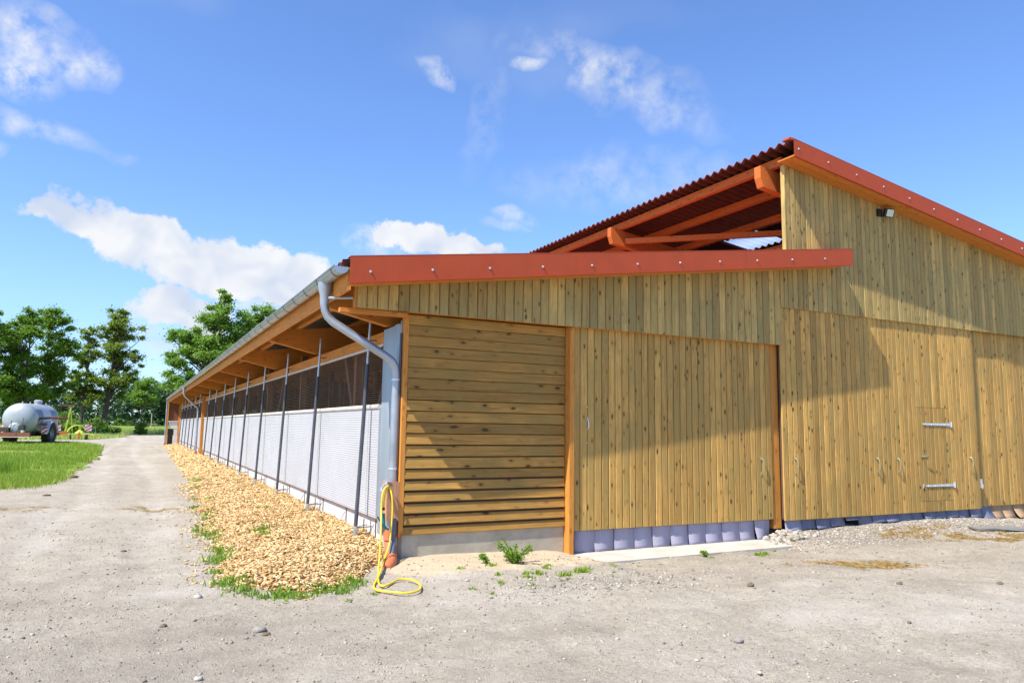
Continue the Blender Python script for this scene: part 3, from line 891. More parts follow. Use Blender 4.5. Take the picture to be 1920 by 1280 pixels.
# ---- long side: base wall, ribbed white panels, netting, poles
MB().box(.0, .14, .28, 54.5, -.2, .47).build('base_wall', M['lime'], barn)
def ribbed(y0, y1):
    pts = [(.012, .40)]
    z = .42
    while z < 1.94:
        pts += [(-.058, z), (-.061, z + .008), (-.061, z + .024), (-.058, z + .032)]
        z += .036
    pts += [(-.058, 1.955), (-.03, 1.955), (-.03, .40)]
    pts[0] = (-.058, .40)
    pts = [(a, b_) for a, b_ in pts]
    m = MB().prism(pts, 1, y0, y1)
    p = m.build('curtain_panel', M['white'], barn)
    MB().tube([(-.055, y0, 1.985), (-.055, y1, 1.985)], .034, 10).build('top_rail', M['rail'], p, smooth='auto')
    MB().box(-.045, -.012, y0, y1, .380, .398).build('shadow_gap_strip', M['box_wood'], p)  # brown strip standing in for the shadow gap below the panel
ribbed(1.20, 31.5)
ribbed(32.0, 54.4)
net = MB()
z = 2.035
while z < 2.87:
    net.beam((-.02, 1.0, z), (-.02, 54.4, z), .005, .006)
    z += .033
for y in np.arange(1.2, 54, 1.11):
    net.beam((-.016, y, 2.0), (-.016, y, 2.9), .004, .004, (1, 0, 0))
net.build('netting', M['wire'], barn, kind='stuff')

pb = None
ypoles = [1.56 + 3.33 * i for i in range(9)] + [33.9 + 3.33 * i for i in range(6)]
for y in ypoles:
    def mkp():
        e = MB().tube([(-.25, 0, .05), (-.155, 0, 2.62)], .029, 10).build('curtain_pole', M['pole'], barn, smooth='auto')
        MB().tube([(-.155, 0, 2.60), (-.130, 0, 3.34)], .021, 10).build('pole_extension', M['poletop'], e, smooth='auto')
        MB().tube([(-.252, 0, .02), (-.243, 0, .26)], .032, 10).build('pole_foot', M['poletop'], e, smooth='auto')
        mm = MB().tube([(-.24, 0, .235), (.0, .0, .245)], .008, 6)
        mm.tube([(-.24, .03, .235), (-.05, .25, .235), (.0, .27, .235)], .006, 6)
        mm.tube([(-.05, .25, .0), (-.05, .25, .33)], .009, 6)
        mm.tube([(-.15, .0, 2.98), (-.03, .0, 2.98)], .01, 6)
        mm.build('pole_bracket', M['zincdark'], e)
        MB().box(-.05, -.032, .42, .47, 2.93, 3.02).build('bolt_plate', M['black'], e)
        MB().tube([(-.072, .16, .42), (-.072, .16, 1.93)], .004, 5).build('cord', M['rail'], e)
        return e
    if pb is None:
        pb = mkp()
        pb.location = (0, y, 0)
    else:
        o = pb.copy(); COL.objects.link(o); o.location = (0, y, 0)
        for ch in pb.children:
            c2 = ch.copy(); COL.objects.link(c2); c2.parent = o
wb = None
for i in range(32):
    y = 1.35 + 1.66 * i
    if wb is None:
        m = MB().box(-.012, .0, -.012, .012, .02, .40)
        m.tube([(-.03, 0, .30), (-.06, .2, .12)], .005, 5)
        wb = m.build('wall_clip', M['zincdark'], barn); o = wb
    else:
        o = wb.copy(); COL.objects.link(o)
    o.location = (0, y, 0)

# galvanised corner sheet
cs = MB()
cs.prism([(-.03, .265), (-.03, .44), (-.062, .47), (-.062, .60), (-.03, .63), (-.03, 1.20), (.0, 1.20), (.0, .265)], 2, .20, 3.10)
corner = cs.build('corner_sheet', M['zincmat'], barn)
MB().box(-.075, -.063, .26, .30, .30, 3.12).build('edge_strip', M['zinc'], corner)
MB().box(-.066, -.058, .78, .90, .24, .34).build('vent_plate', M['zincdark'], corner)
MB().box(-.026, .0, .27, 1.22, .0, .20).build('corner_base', M['lime'], corner)

# gutter
def gutter():
    cx, cz, r = -1.075, 3.625, .088
    pts = []
    n = 12
    for k_ in range(n + 1):
        a = math.pi + math.pi * k_ / n
        pts.append((cx + r * math.cos(a), cz + r * math.sin(a)))
    for k_ in range(n, -1, -1):
        a = math.pi + math.pi * k_ / n
        pts.append((cx + (r - .005) * math.cos(a), cz + (r - .005) * math.sin(a)))
    m = MB()
    L = len(pts)
    y0, y1 = -.385, LEN - .2
    vs = [(p[0], y0, p[1]) for p in pts] + [(p[0], y1, p[1]) for p in pts]
    fs = [(i, (i + 1) % L, L + (i + 1) % L, L + i) for i in range(L)]
    fs += [(k_, k_ + 1, L - 2 - k_, L - 1 - k_) for k_ in range(n)]
    m.add(vs, fs)
    g = m.build('gutter', M['zinc'], barn, smooth='auto')
    e = MB().add([(p[0], y0 - .002, p[1]) for p in pts[:n + 1]], [tuple(range(n + 1))])
    e.add([(p[0], y0 + .004, p[1]) for p in pts[:n + 1]], [tuple(range(n, -1, -1))])
    e.build('end_cap', M['zincmat'], g)
    MB().tube([(cx - r - .004, y0, cz + .004), (cx - r - .004, y1, cz + .004)], .011, 8).build('rim_bead', M['zinc'], g, smooth='auto')
    br = None
    y = -.20
    while y < LEN - .3:
        if br is None:
            q = [(cx + (r + .004) * math.cos(math.pi + math.pi * k_ / n), cz + (r + .004) * math.sin(math.pi + math.pi * k_ / n)) for k_ in range(n + 1)]
            b2 = MB()
            for k_ in range(n):
                (xa, za), (xb, zb2) = q[k_], q[k_ + 1]
                b2.beam((xa, 0, za), (xb, 0, zb2), .012, .005, (0, 1, 0)) if False else b2.add(
                    [(xa, -.008, za), (xb, -.008, zb2), (xb, .008, zb2), (xa, .008, za)], [(0, 1, 2, 3)])
            br = b2.build('bracket', M['zincdark'], g); o = br
            md = br.modifiers.new('thick', 'SOLIDIFY'); md.thickness = .004
        else:
            o = br.copy(); COL.objects.link(o)
        o.location = (0, y, 0)
        y += .82
    return g
gutter()

def smooth_path(pts, n=8):
    pts = [Vector(p) for p in pts]
    out = []
    P = [pts[0]] + pts + [pts[-1]]
    for i in range(1, len(P) - 2):
        for k_ in range(n):
            t_ = k_ / n
            a, b_, c_, d_ = P[i - 1], P[i], P[i + 1], P[i + 2]
            out.append(.5 * ((2 * b_) + (c_ - a) * t_ + (2 * a - 5 * b_ + 4 * c_ - d_) * t_ ** 2 + (3 * b_ - a - 3 * c_ + d_) * t_ ** 3))
    out.append(pts[-1])
    return out

def downpipe(y, yw, xw, zb, r=.055):
    xg = -1.075
    pth = [(xg, y, 3.40), (xg, y, 3.27), (xg + .012, y, 3.20), (xg + .05, y, 3.12), (xg + .115, y + (yw - y) * .1, 3.055)]
    pth += [(xw - .16, y + (yw - y) * .85, 2.64), (xw - .07, yw, 2.575), (xw - .018, yw, 2.50), (xw, yw, 2.40), (xw, yw, 2.2), (xw, yw, zb)]
    p = MB().tube(pth, r, 14).build('downpipe', M['zinc'], barn, smooth='auto')
    MB().lathe([(.048, 3.24), (.06, 3.30), (.066, 3.40), (.085, 3.46), (.10, 3.565)], (xg, y, 0), n=14).build('outlet', M['zincmat'], p, smooth='auto')
    for z in (2.32, 1.15):
        m = MB().lathe([(r + .001, z - .012), (r + .006, z - .012), (r + .006, z + .012), (r + .001, z + .012)], (xw, yw, 0), n=14, cap=False)
        m.box(xw, xw + .07, yw - .008, yw + .008, z - .008, z + .008)
        m.build('pipe_clamp', M['steel'], p)
    return p
dp1 = downpipe(.46, .28, -.125, .30)
m = MB().tube([(-1.03, .40, 3.36), (-.80, .04, 3.33)], .02, 8)
m.lathe([(.057, 3.335), (.062, 3.335), (.062, 3.375), (.057, 3.375)], (-1.075, .46, 0), n=12, cap=False)
m.build('stay', M['zincmat'], dp1, smooth='auto')
downpipe(31.9, 32.3, -.32, .15)
p3 = MB().tube([(-1.06, LEN - .35, 3.5), (-1.06, LEN - .35, .1)], .05, 12).build('downpipe', M['zinc'], barn, smooth='auto')
MB().lathe([(.06, .0), (.065, .16), (.055, .16)], (-1.06, LEN - .35, 0), n=12).build('pipe_collar', M['terracotta'], p3)

# ------------------------------------------------------------------ things at the barn corner
tb = empty('tap_box', (-.145, .195, .49), label='narrow brown wooden box screwed to the barn corner behind the hose', category='box')
for dx in (-.083, .0005):
    MB().box(dx, dx + .082, -.02, .0, 0, .495).build('front_plank', M['box_wood'], tb)
MB().box(-.083, -.061, .001, .18, 0, .495).build('side_plank', M['box_wood'], tb)
MB().box(-.08, .08, .0, .18, .475, .492).build('top_plank', M['box_wood'], tb)

tap = empty('water_tap', (-.235, .17, .955), label='small steel water tap with the yellow hose looped over it', category='tap')
m = MB().tube([(.05, .03, 0), (.0, .0, 0), (-.05, -.03, -.005), (-.085, -.055, -.03), (-.09, -.06, -.075)], .014, 8)
m.lathe([(.018, -.015), (.02, .0), (.014, .03), (.008, .05)], (-.01, -.005, 0), n=8)
m.build('body', M['steel'], tap, smooth='auto')
MB().box(-.045, .03, -.012, .003, .05, .06).build('lever', M['steel'], tap)

def P(px, py, y=.10):
    p = hit(px, py, 1, y)
    return p if p.z > .02 else hit(px, py, 2, .02)
def PG(px, py, z=.02):
    return hit(px, py, 2, z)
hose = empty('garden_hose', (-.35, -.1, 0), label='yellow garden hose hanging in loops from the tap and coiled on the ground', category='hose')
hp = [P(731, 914, 0.14), P(735, 930), P(736, 955), P(734, 985), P(730, 1020, 0.06), P(720, 1050, -0.15), P(711, 1078, -0.35)]
hp += [PG(703, 1092), PG(701, 1100), PG(708, 1106), PG(730, 1109), PG(760, 1111), PG(783, 1107), PG(789, 1099), PG(781, 1090), PG(765, 1085), PG(746, 1086), PG(733, 1093), PG(720, 1098), PG(711, 1094)]
hp += [P(709, 1075, -0.40), P(712, 1040, -0.20), P(714, 1000, -0.10), P(715, 960, 0.06), P(717, 928, 0.08), P(722, 915, 0.10), P(728, 911, 0.12), P(725, 917, 0.11), P(721, 932, 0.10), P(719, 952, 0.09)]
o0 = Vector(hose.location)
MB().tube([p - o0 for p in smooth_path(hp, 7)], .0115, 10).build('hose', M['yellow'], hose, smooth=True)
MB().tube([P(719, 951, 0.09) - o0, P(719, 956, 0.09) - o0], .019, 10).build('coupling', M['black'], hose)
g = MB().tube([P(719, 962, 0.09) - o0, P(719, 985, 0.09) - o0], .022, 10)
g.tube([P(719, 984, 0.09) - o0, P(723, 990, 0.09) - o0, P(729, 992, 0.10) - o0], [.022, .018, .014], 10)
g.build('spray_gun', M['teal'], hose, smooth='auto')
MB().tube([P(716, 980, 0.07) - o0, P(711, 974, 0.06) - o0, P(708, 968, 0.05) - o0], .008, 6).build('trigger', M['black'], hose)

cdt = empty('conduit_hose', (-.13, .12, 0), label='thick blue grey corrugated conduit curving from the box into the ground', category='conduit')
pth = smooth_path([(-.0, .06, .52), (-.005, .04, .30), (-.03, -.03, .15), (-.08, -.12, .03), (-.13, -.22, -.06)], 12)
MB().tube(pth, [.036 + .004 * (i % 2) for i in range(len(pth))], 12).build('conduit', M['conduit'], cdt, smooth=True)
cp = empty('conduit_pipe', (-.085, .235, 0), label='straight slim grey pipe running up beside the corner post', category='pipe')
MB().tube([(0, 0, -.08), (0, 0, .52)], .026, 10).build('pipe', M['poletop'], cp, smooth='auto')
m = MB()
m.tube([(0, .01, .95), (.0, .01, 2.95)], .016, 8)
m.build('gap_shade_tube', M['pole'], cp, smooth='auto')  # dark tube standing in for the shaded gap between sheet and post
dr = empty('drain_pipe', (-.13, .28, 0), label='orange plastic drain pipe at the foot of the downpipe', category='pipe')
MB().tube(smooth_path([(0, 0, .37), (0, -.0, .20), (-.02, -.10, .07), (-.10, -.34, .02), (-.22, -.52, -.05)], 6), .078, 14).build('bend', M['terracotta'], dr, smooth='auto')
MB().lathe([(.079, .24), (.092, .24), (.092, .33), (.079, .33)], (0, 0, 0), n=14, cap=False).build('collar', M['terracotta'], dr)
dr2 = empty('drain_pipe', (-.32, 32.3, .05), label='short orange drain pipe under the second downpipe along the wall', category='pipe')
MB().lathe([(.07, -.05), (.075, .22), (.06, .22)], (0, 0, 0), n=12).build('collar', M['terracotta'], dr2)

fl = empty('floodlight', (9.56, -.03, 5.98), label='small black floodlight under the upper roof edge', category='floodlight')
MB().box(-.13, -.02, -.02, .03, -.07, .07).build('mount', M['black'], fl)
m = MB().beam((-.02, -.06, .0), (.16, -.12, -.01), .05, .17, (0, -.4, 1))
m.build('housing', M['black'], fl)
MB().beam((.01, -.098, -.012), (.14, -.141, -.02), .008, .135, (0, -.4, 1)).build('lens', M['lampglass'], fl)
MB().beam((.055, -.118, .0), (.085, -.128, -.0), .008, .02, (0, -.4, 1)).build('led', M['grime'], fl)

# threshold slabs, loose board
for i in range(3):
    a, b_ = 2.40 + i * 1.35, 2.40 + i * 1.35 + 1.345
    MB().prism([(a, -.62 + .02 * (i - 1)), (b_, -.60), (b_, .14), (a, .14)], 2, -.19, -.088).build('threshold_slab' if i == 0 else 'threshold_slab', M['slab'], None, kind='structure')
lb = MB()
vs, fs = [], []
for i in range(9):
    t_ = i / 8
    x = t_ * 2.6
    zz = .012 * math.sin(t_ * 9) + .02
    vs += [(x, -.16 + .01 * math.sin(i * 2.1), zz), (x + .03, .16 + .012 * math.sin(i * 1.7), zz + .008), (x + .03, .16, zz + .035), (x, -.16, zz + .03)]
for i in range(8):
    a = i * 4
    fs += [(a, a + 4, a + 5, a + 1), (a + 1, a + 5, a + 6, a + 2), (a + 2, a + 6, a + 7, a + 3), (a + 3, a + 7, a + 4, a)]
fs += [(0, 1, 2, 3), (35, 34, 33, 32)]
o = lb.add(vs, fs).build('loose_board', M['grey_wood'], None, label='weathered grey board lying on straw by the right hand door', category='board')
o.location = (10.0, -1.15, .035)
o.rotation_euler = (0, 0, R(-27))

# ------------------------------------------------------------------ wood chip bed
def bed_outer(y):
    return np.interp(y, [-1.2, -.6, 3.4, 7.5, 15, 25, 49, 54], [-1.55, -2.15, -2.06, -1.9, -1.68, -1.55, -1.12, -1.0]) + (vnoise(y * 1.3, y * 0 + 2, 4) - .5) * .25
def bed_front(x):
    return np.interp(x, [-2.3, -1.87, -1.35, -1.0, -.75, -.5, -.25, 0], [-.6, -1.08, -1.18, -1.02, -.70, -.12, .3, .5]) + (vnoise(x * 3, x * 0 + 7, 5) - .5) * .12
def bed_z(x, y):
    d = np.minimum(x - bed_outer(y), (y - bed_front(x)) * .9)
    d = np.minimum(d, (54.3 - y))
    h = .10 * sstep(-.05, 1.0, d) + .03 * sstep(0, .12, d)
    return h + (vnoise(x * 2.3, y * 2.3, 12) - .5) * .05 * sstep(.1, .5, d), d

bx = np.linspace(-2.5, .02, 40)
by = np.concatenate([np.arange(-1.5, 12, .09), np.arange(12, 54.4, .4)])
BX, BY = np.meshgrid(bx, by, indexing='ij')
BZ, BD = bed_z(BX, BY)
BZ = np.where(BD < -.02, -.12, BZ + ground_z(BX, BY) - .012)
a_, b2_ = BX.shape
id_ = np.arange(a_ * b2_).reshape(a_, b2_)
F = np.stack([id_[:-1, :-1], id_[1:, :-1], id_[1:, 1:], id_[:-1, 1:]], -1).reshape(-1, 4)
np_mesh('chip_bed', np.stack([BX, BY, BZ], -1).reshape(-1, 3), F, M['chipbed'], smooth=True, kind='structure')

def rand_rot(n, tilt=1.0):
    """random rotation matrices, tilt limits the lean away from flat"""
    yaw = RNG.uniform(0, 2 * np.pi, n)
    ax = RNG.uniform(0, 2 * np.pi, n)
    th = np.abs(RNG.normal(0, tilt, n))
    c, s = np.cos(yaw), np.sin(yaw)
    Rz = np.zeros((n, 3, 3)); Rz[:, 0, 0] = c; Rz[:, 0, 1] = -s; Rz[:, 1, 0] = s; Rz[:, 1, 1] = c; Rz[:, 2, 2] = 1
    u = np.stack([np.cos(ax), np.sin(ax), np.zeros(n)], -1)
    K = np.zeros((n, 3, 3))
    K[:, 0, 2] = u[:, 1]; K[:, 1, 2] = -u[:, 0]; K[:, 2, 0] = -u[:, 1]; K[:, 2, 1] = u[:, 0]
    I = np.eye(3)[None]
    Rt = I + np.sin(th)[:, None, None] * K + (1 - np.cos(th))[:, None, None] * (K @ K)
    return Rt @ Rz

BOXV = np.array([(-1, -1, -1), (1, -1, -1), (1, 1, -1), (-1, 1, -1), (-1, -1, 1), (1, -1, 1), (1, 1, 1), (-1, 1, 1)], float) * .5
BOXF = np.array([(0, 3, 2, 1), (4, 5, 6, 7), (0, 1, 5, 4), (1, 2, 6, 5), (2, 3, 7, 6), (3, 0, 4, 7)])
def scatter_boxes(name, pos, size, tilt, mat, **props):
    n = len(pos)
    V = BOXV[None] * size[:, None, :]
    V = V * RNG.uniform(.75, 1.25, V.shape)
    V = np.einsum('nij,nkj->nki', rand_rot(n, tilt), V) + pos[:, None, :]
    F = (BOXF[None] + (np.arange(n) * 8)[:, None, None]).reshape(-1, 4)
    return np_mesh(name, V.reshape(-1, 3), F, mat, **props)

cp_ = []
for (y0, y1, dens_) in ((-1.4, 4, 1250), (4, 10, 800), (10, 22, 380), (22, 54, 170)):
    n = int(2.4 * (y1 - y0) * dens_)
    x = RNG.uniform(-2.4, -.0, n); y = RNG.uniform(y0, y1, n)
    z, d = bed_z(x, y)
    keep = (d > -.05) & (RNG.uniform(0, 1, n) < sstep(-.06, .12, d) * .97 + .03)
    # a few strays on the edge
    cp_.append(np.stack([x, y, z + ground_z(x, y) + RNG.uniform(-.002, .016, n)], -1)[keep])
n = 500
y = RNG.uniform(-1.6, 14, n)
x = bed_outer(y) - np.abs(RNG.normal(0, .16, n))
cp_.append(np.stack([x, y, ground_z(x, y) + .006], -1))
cp_ = np.concatenate(cp_)
far_k = 1 + sstep(4, 30, cp_[:, 1]) * 1.3
sz = np.stack([RNG.uniform(.025, .075, len(cp_)) * far_k, RNG.uniform(.012, .034, len(cp_)) * far_k, RNG.uniform(.003, .009, len(cp_)) * far_k], -1)
scatter_boxes('wood_chips', cp_, sz, .45, M['chip'], kind='stuff', label='bed of pale yellow wood chips along the barn wall', category='wood chips')

# pebbles and crumbs over the yard
def scatter_pebbles(name, pos, size, mat, **props):
    n = len(pos)
    ico = np.array([(0, 0, 1), (.89, 0, .45), (.28, .85, .45), (-.72, .53, .45), (-.72, -.53, .45), (.28, -.85, .45),
                    (.72, .53, -.45), (-.28, .85, -.45), (-.89, 0, -.45), (-.28, -.85, -.45), (.72, -.53, -.45), (0, 0, -1)])
    icf = np.array([(0, 1, 2), (0, 2, 3), (0, 3, 4), (0, 4, 5), (0, 5, 1), (1, 6, 2), (2, 7, 3), (3, 8, 4), (4, 9, 5), (5, 10, 1),
                    (6, 7, 2), (7, 8, 3), (8, 9, 4), (9, 10, 5), (10, 6, 1), (11, 7, 6), (11, 8, 7), (11, 9, 8), (11, 10, 9), (11, 6, 10)])
    V = ico[None] * size[:, None, :] * RNG.uniform(.75, 1.25, (n, 12, 3))
    V = np.einsum('nij,nkj->nki', rand_rot(n, .3), V) + pos[:, None, :]
    F = (icf[None] + (np.arange(n) * 12)[:, None, None]).reshape(-1, 3)
    return np_mesh(name, V.reshape(-1, 3), F, mat, **props)
def pebmat(name, lo, hi):
    m, t, b, out = new_mat(name)
    ri = N(t, 'ShaderNodeNewGeometry').outputs['Random Per Island']
    setb(t, b, mixc(t, ri, lo, hi), .9, spec=.2)
    return m
M['pebble'] = pebmat('yard pebbles', (.20, .175, .14), (.44, .40, .34))
n = 16000
r_ = RNG.uniform(0, 1, n) ** .7 * 16 + 2.2
an = RNG.uniform(R(-30), R(85), n)
x = CAM_POS.x + r_ * np.sin(an); y = CAM_POS.y + r_ * np.cos(an)
s_ = np.clip(RNG.lognormal(-5.15, .5, n), .003, .02)
dn = vnoise(x * .8, y * .8, 21)
_, bd = bed_z(x, y)
keep = ((y < -.1) | (x < -1)) & (bd < -.05) & (RNG.uniform(0, 1, n) < .15 + 1.3 * dn ** 2)
x, y, s_ = x[keep], y[keep], s_[keep]
pos1 = np.stack([x, y, ground_z(x, y) + s_ * .25], -1)
# denser stony strip by the big doors and broken stones near the corner
n = 6500
x2 = np.concatenate([RNG.uniform(6.0, 13.2, n), RNG.normal(1.6, .8, 700)])
y2 = np.concatenate([-np.abs(RNG.normal(0, .75, n)) - .02, RNG.normal(-2.1, .35, 700)])
s2 = np.clip(RNG.lognormal(-4.5, .45, len(x2)), .005, .035)
pos2 = np.stack([x2, y2, ground_z(x2, y2) + s2 * .2], -1)
pos_ = np.concatenate([pos1, pos2]); s_ = np.concatenate([s_, s2])
scatter_pebbles('pebbles', pos_, np.stack([s_ * 1.2, s_, s_ * .6], -1), M['pebble'], kind='stuff')
n = 36000
r_ = RNG.uniform(0, 1, n) ** .75 * 13 + 2.0
an = RNG.uniform(R(-22), R(80), n)
x = CAM_POS.x + r_ * np.sin(an); y = CAM_POS.y + r_ * np.cos(an)
_, bd = bed_z(x, y)
keep = ((y < -.1) | (x < -1)) & (bd < -.02) & (RNG.uniform(0, 1, n) < .1 + 1.5 * vnoise(x * 1.6, y * 1.6, 22) * vnoise(x * .5, y * .5, 23))
x, y = x[keep], y[keep]
s3 = np.clip(RNG.lognormal(-4.75, .38, len(x)), .004, .022)
M['crumb'] = pebmat('yard crumbs', (.17, .145, .11), (.46, .41, .33))
scatter_boxes('crumbs', np.stack([x, y, ground_z(x, y) + s3 * .12], -1), np.stack([s3 * 1.25, s3, s3 * .7], -1), .5, M['crumb'], kind='stuff', label='loose earth crumbs and grit on the yard', category='grit')
# gravel heap against the door post
n = 260
x2 = RNG.normal(6.62, .22, n); y2 = RNG.uniform(-.45, .1, n)
s2 = RNG.uniform(.015, .05, n)
scatter_pebbles('rubble', np.stack([x2, y2, ground_z(x2, y2) + .03 * np.exp(-((x2 - 6.6) / .2) ** 2) + s2 * .2], -1), np.stack([s2 * 1.2, s2, s2 * .7], -1), M['pebble'], kind='stuff')

# ------------------------------------------------------------------ grass, straw, weeds
def blades(name, pos, h, w, lean, mat, **props):
    n = len(pos)
    a = RNG.uniform(0, 2 * np.pi, n)
    side = np.stack([np.cos(a), np.sin(a), np.zeros(n)], -1) * (w / 2)[:, None]
    la = RNG.uniform(0, 2 * np.pi, n)
    ln = np.stack([np.cos(la), np.sin(la), np.zeros(n)], -1) * (h * lean * RNG.uniform(.2, 1, n))[:, None]
    upv = np.stack([np.zeros(n), np.zeros(n), h], -1)
    V = np.stack([pos - side, pos + side, pos + ln * .35 + upv * .6 + side * .7, pos + ln * .35 + upv * .6 - side * .7, pos + ln + upv], 1)
    b0 = (np.arange(n) * 5)[:, None]
    F3 = np.concatenate([b0 + [[0, 1, 2]], b0 + [[0, 2, 3]], b0 + [[3, 2, 4]]])
    return np_mesh(name, V.reshape(-1, 3), F3, mat, **props)

def inpoly(x, y, poly):
    ins = np.zeros(len(x), bool)
    j = len(poly) - 1
    for i in range(len(poly)):
        xi, yi = poly[i]; xj, yj = poly[j]
        c = ((yi > y) != (yj > y)) & (x < (xj - xi) * (y - yi) / (yj - yi + 1e-9) + xi)
        ins ^= c
        j = i
    return ins

def turf(name, poly, kind_label, zoff=.012, jitter=.25):
    pts = []
    for i in range(len(poly)):
        p, q = Vector(poly[i]), Vector(poly[(i + 1) % len(poly)])
        m_ = max(2, int((q - p).length / .6))
        for k_ in range(m_):
            s = p.lerp(q, k_ / m_)
            s += Vector((rnd.uniform(-jitter, jitter), rnd.uniform(-jitter, jitter)))
            pts.append(s)
    me = MB()
    me.v = [(p.x, p.y, zoff + .004) for p in pts] + [(p.x, p.y, -.05) for p in pts]
    n_ = len(pts)
    me.f = [tuple(range(n_))] + [(i, (i + 1) % n_, n_ + (i + 1) % n_, n_ + i) for i in range(n_)]
    me.build(name, M['grassbase'], None, kind='structure', label=kind_label)
VERGE = [(-14, 9.2), (-8.0, 11.0), (-6.02, 12.9), (-5.49, 14.1), (-5.10, 16.3), (-4.85, 21.0), (-4.75, 30), (-4.95, 39), (-5.5, 51), (-6.6, 57), (-8.25, 60), (-12.3, 58.6), (-22, 57), (-24, 30), (-24, 9)]
turf('grass_verge', VERGE, 'green grass verge left of the track')
STRIP = [(-30, 70), (-10.5, 72.5), (-7.2, 74.5), (-5.0, 84), (-4.0, 94), (-5.2, 103), (-9.6, 112), (-14, 116), (-34, 116)]
turf('track_island', STRIP, 'grassy island beyond the track', jitter=.5)
def grass_on(poly, n, h0, h1, w, name, mat, lean=.5, edge=0., **props):
    P_ = np.array(poly)
    x = RNG.uniform(P_[:, 0].min() - edge, P_[:, 0].max() + edge, n * 3); y = RNG.uniform(P_[:, 1].min(), P_[:, 1].max(), n * 3)
    k_ = inpoly(x + RNG.normal(0, .3, n * 3), y + RNG.normal(0, .3, n * 3), poly)
    x, y = x[k_][:n], y[k_][:n]
    dn_ = vnoise(x * .35, y * .35, 31) * .6 + vnoise(x * 1.3, y * 1.3, 32) * .4
    k_ = RNG.uniform(0, 1, len(x)) < sstep(.28, .62, dn_) * .9 + .05
    x, y, dn_ = x[k_], y[k_], dn_[k_]
    h = RNG.uniform(h0, h1, len(x)) * (.55 + .9 * dn_)
    ww = np.full(len(x), w) * (1 + np.hypot(x + 3, y + 9) / 45)
    return blades(name, np.stack([x, y, np.full(len(x), .008)], -1), h, ww, lean, mat, **props)
grass_on([(-9.5, 10.1), (-6.1, 12.8), (-5.5, 14.0), (-5.1, 16.3), (-4.85, 21.0), (-4.8, 30), (-9.5, 30)], 60000, .07, .18, .011, 'verge_grass', M['grass'], kind='stuff', label='short bright green grass on the verge', category='grass')
grass_on([(-17, 24), (-4.85, 24), (-4.75, 30), (-4.95, 39), (-5.5, 51), (-6.6, 57), (-8.25, 60), (-12.3, 58.6), (-22, 57)], 60000, .10, .24, .016, 'verge_grass', M['grass'], kind='stuff', label='lush green grass on the far half of the verge before the tank', category='grass')
grass_on(STRIP, 30000, .15, .45, .03, 'island_grass', M['grass_dry'], kind='stuff', label='rough grass around the hay rake', category='grass')
grass_on([(-14, 9.8), (-6.1, 12.8), (-5.1, 16.3), (-4.85, 21.0), (-4.8, 30), (-5.5, 50), (-8, 58), (-20, 56)], 22000, .05, .15, .013, 'dry_grass', M['straw'], kind='stuff', label='straw coloured dry blades among the verge grass', category='grass')
# denser dark tuft at the verge's near left
n = 3500
x = RNG.normal(-7.6, .5, n); y = RNG.normal(20, 1.2, n)
blades('verge_tuft', np.stack([x, y, np.full(n, .03)], -1), RNG.uniform(.2, .55, n), np.full(n, .02), .5, M['weed'], kind='stuff', label='taller dark green grass tuft at the left edge of the verge', category='grass')

# meadow beyond the track
MEADOW = [(-400, 117), (-30, 117), (-12, 119), (-5, 116), (4, 112), (60, 112), (400, 112), (500, 900), (-500, 900)]
me = MB()
me.v = [(a, b_, .05) for a, b_ in MEADOW] + [(a, b_, -.1) for a, b_ in MEADOW]
n_ = len(MEADOW)
me.f = [tuple(range(n_))] + [(i, (i + 1) % n_, n_ + (i + 1) % n_, n_ + i) for i in range(n_)]
me.build('meadow', M['meadowbase'], None, kind='structure', label='wide green meadow reaching to the wood')
n = 90000
t_ = RNG.uniform(0, 1, n) ** 1.8
y = 113 + t_ * 180
x = RNG.uniform(-60, 22, n) * (1 + t_)
k_ = (y > 117.5 - sstep(-12, 3, x) * 5) & (x < 14 + t_ * 30)
x, y, t_ = x[k_], y[k_], t_[k_]
hh = RNG.uniform(.45, .95, len(x)) * np.where(y < 128, 1.25, .85) * (.75 + .5 * vnoise(x * .2, y * .2, 41))
blades('meadow_grass', np.stack([x, y, np.full(len(x), .04)], -1), hh, .05 + .12 * t_, .45, M['grass_dry'], kind='stuff', label='tall pale green meadow grass beyond the track', category='grass')

# straw
def straw_patch(name, cx, cy, rx, ry, n, label, rot=0.):
    a = RNG.normal(0, .5, n); b_ = RNG.normal(0, .5, n)
    x = cx + a * rx * math.cos(rot) - b_ * ry * math.sin(rot)
    y = cy + a * rx * math.sin(rot) + b_ * ry * math.cos(rot)
    k_ = vnoise(x * 4, y * 4, 51) > .38
    x, y = x[k_], y[k_]
    n = len(x)
    sz = np.stack([RNG.uniform(.04, .13, n), RNG.uniform(.003, .006, n), RNG.uniform(.002, .004, n)], -1)
    scatter_boxes(name, np.stack([x, y, ground_z(x, y) + RNG.uniform(.003, .02, n)], -1), sz, .15, M['straw'], kind='stuff', label=label, category='straw')
straw_patch('straw', 5.35, -2.45, .75, .30, 1500, 'flattened wisp of straw on the gravel in front of the big door', R(-25))
straw_patch('straw', 9.6, -1.85, 1.6, .42, 3800, 'strip of yellow straw below the grey board', R(-25))
straw_patch('straw', 8.9, -.75, 1.3, .25, 900, 'thin straw litter in front of the wicket door', R(8))
straw_patch('straw', -2.75, 7.5, .55, .55, 500, 'patch of brown straw on the track beside the chip bed')
straw_patch('straw', -5.0, 8.0, .8, .6, 260, 'faint straw litter on the left of the track')

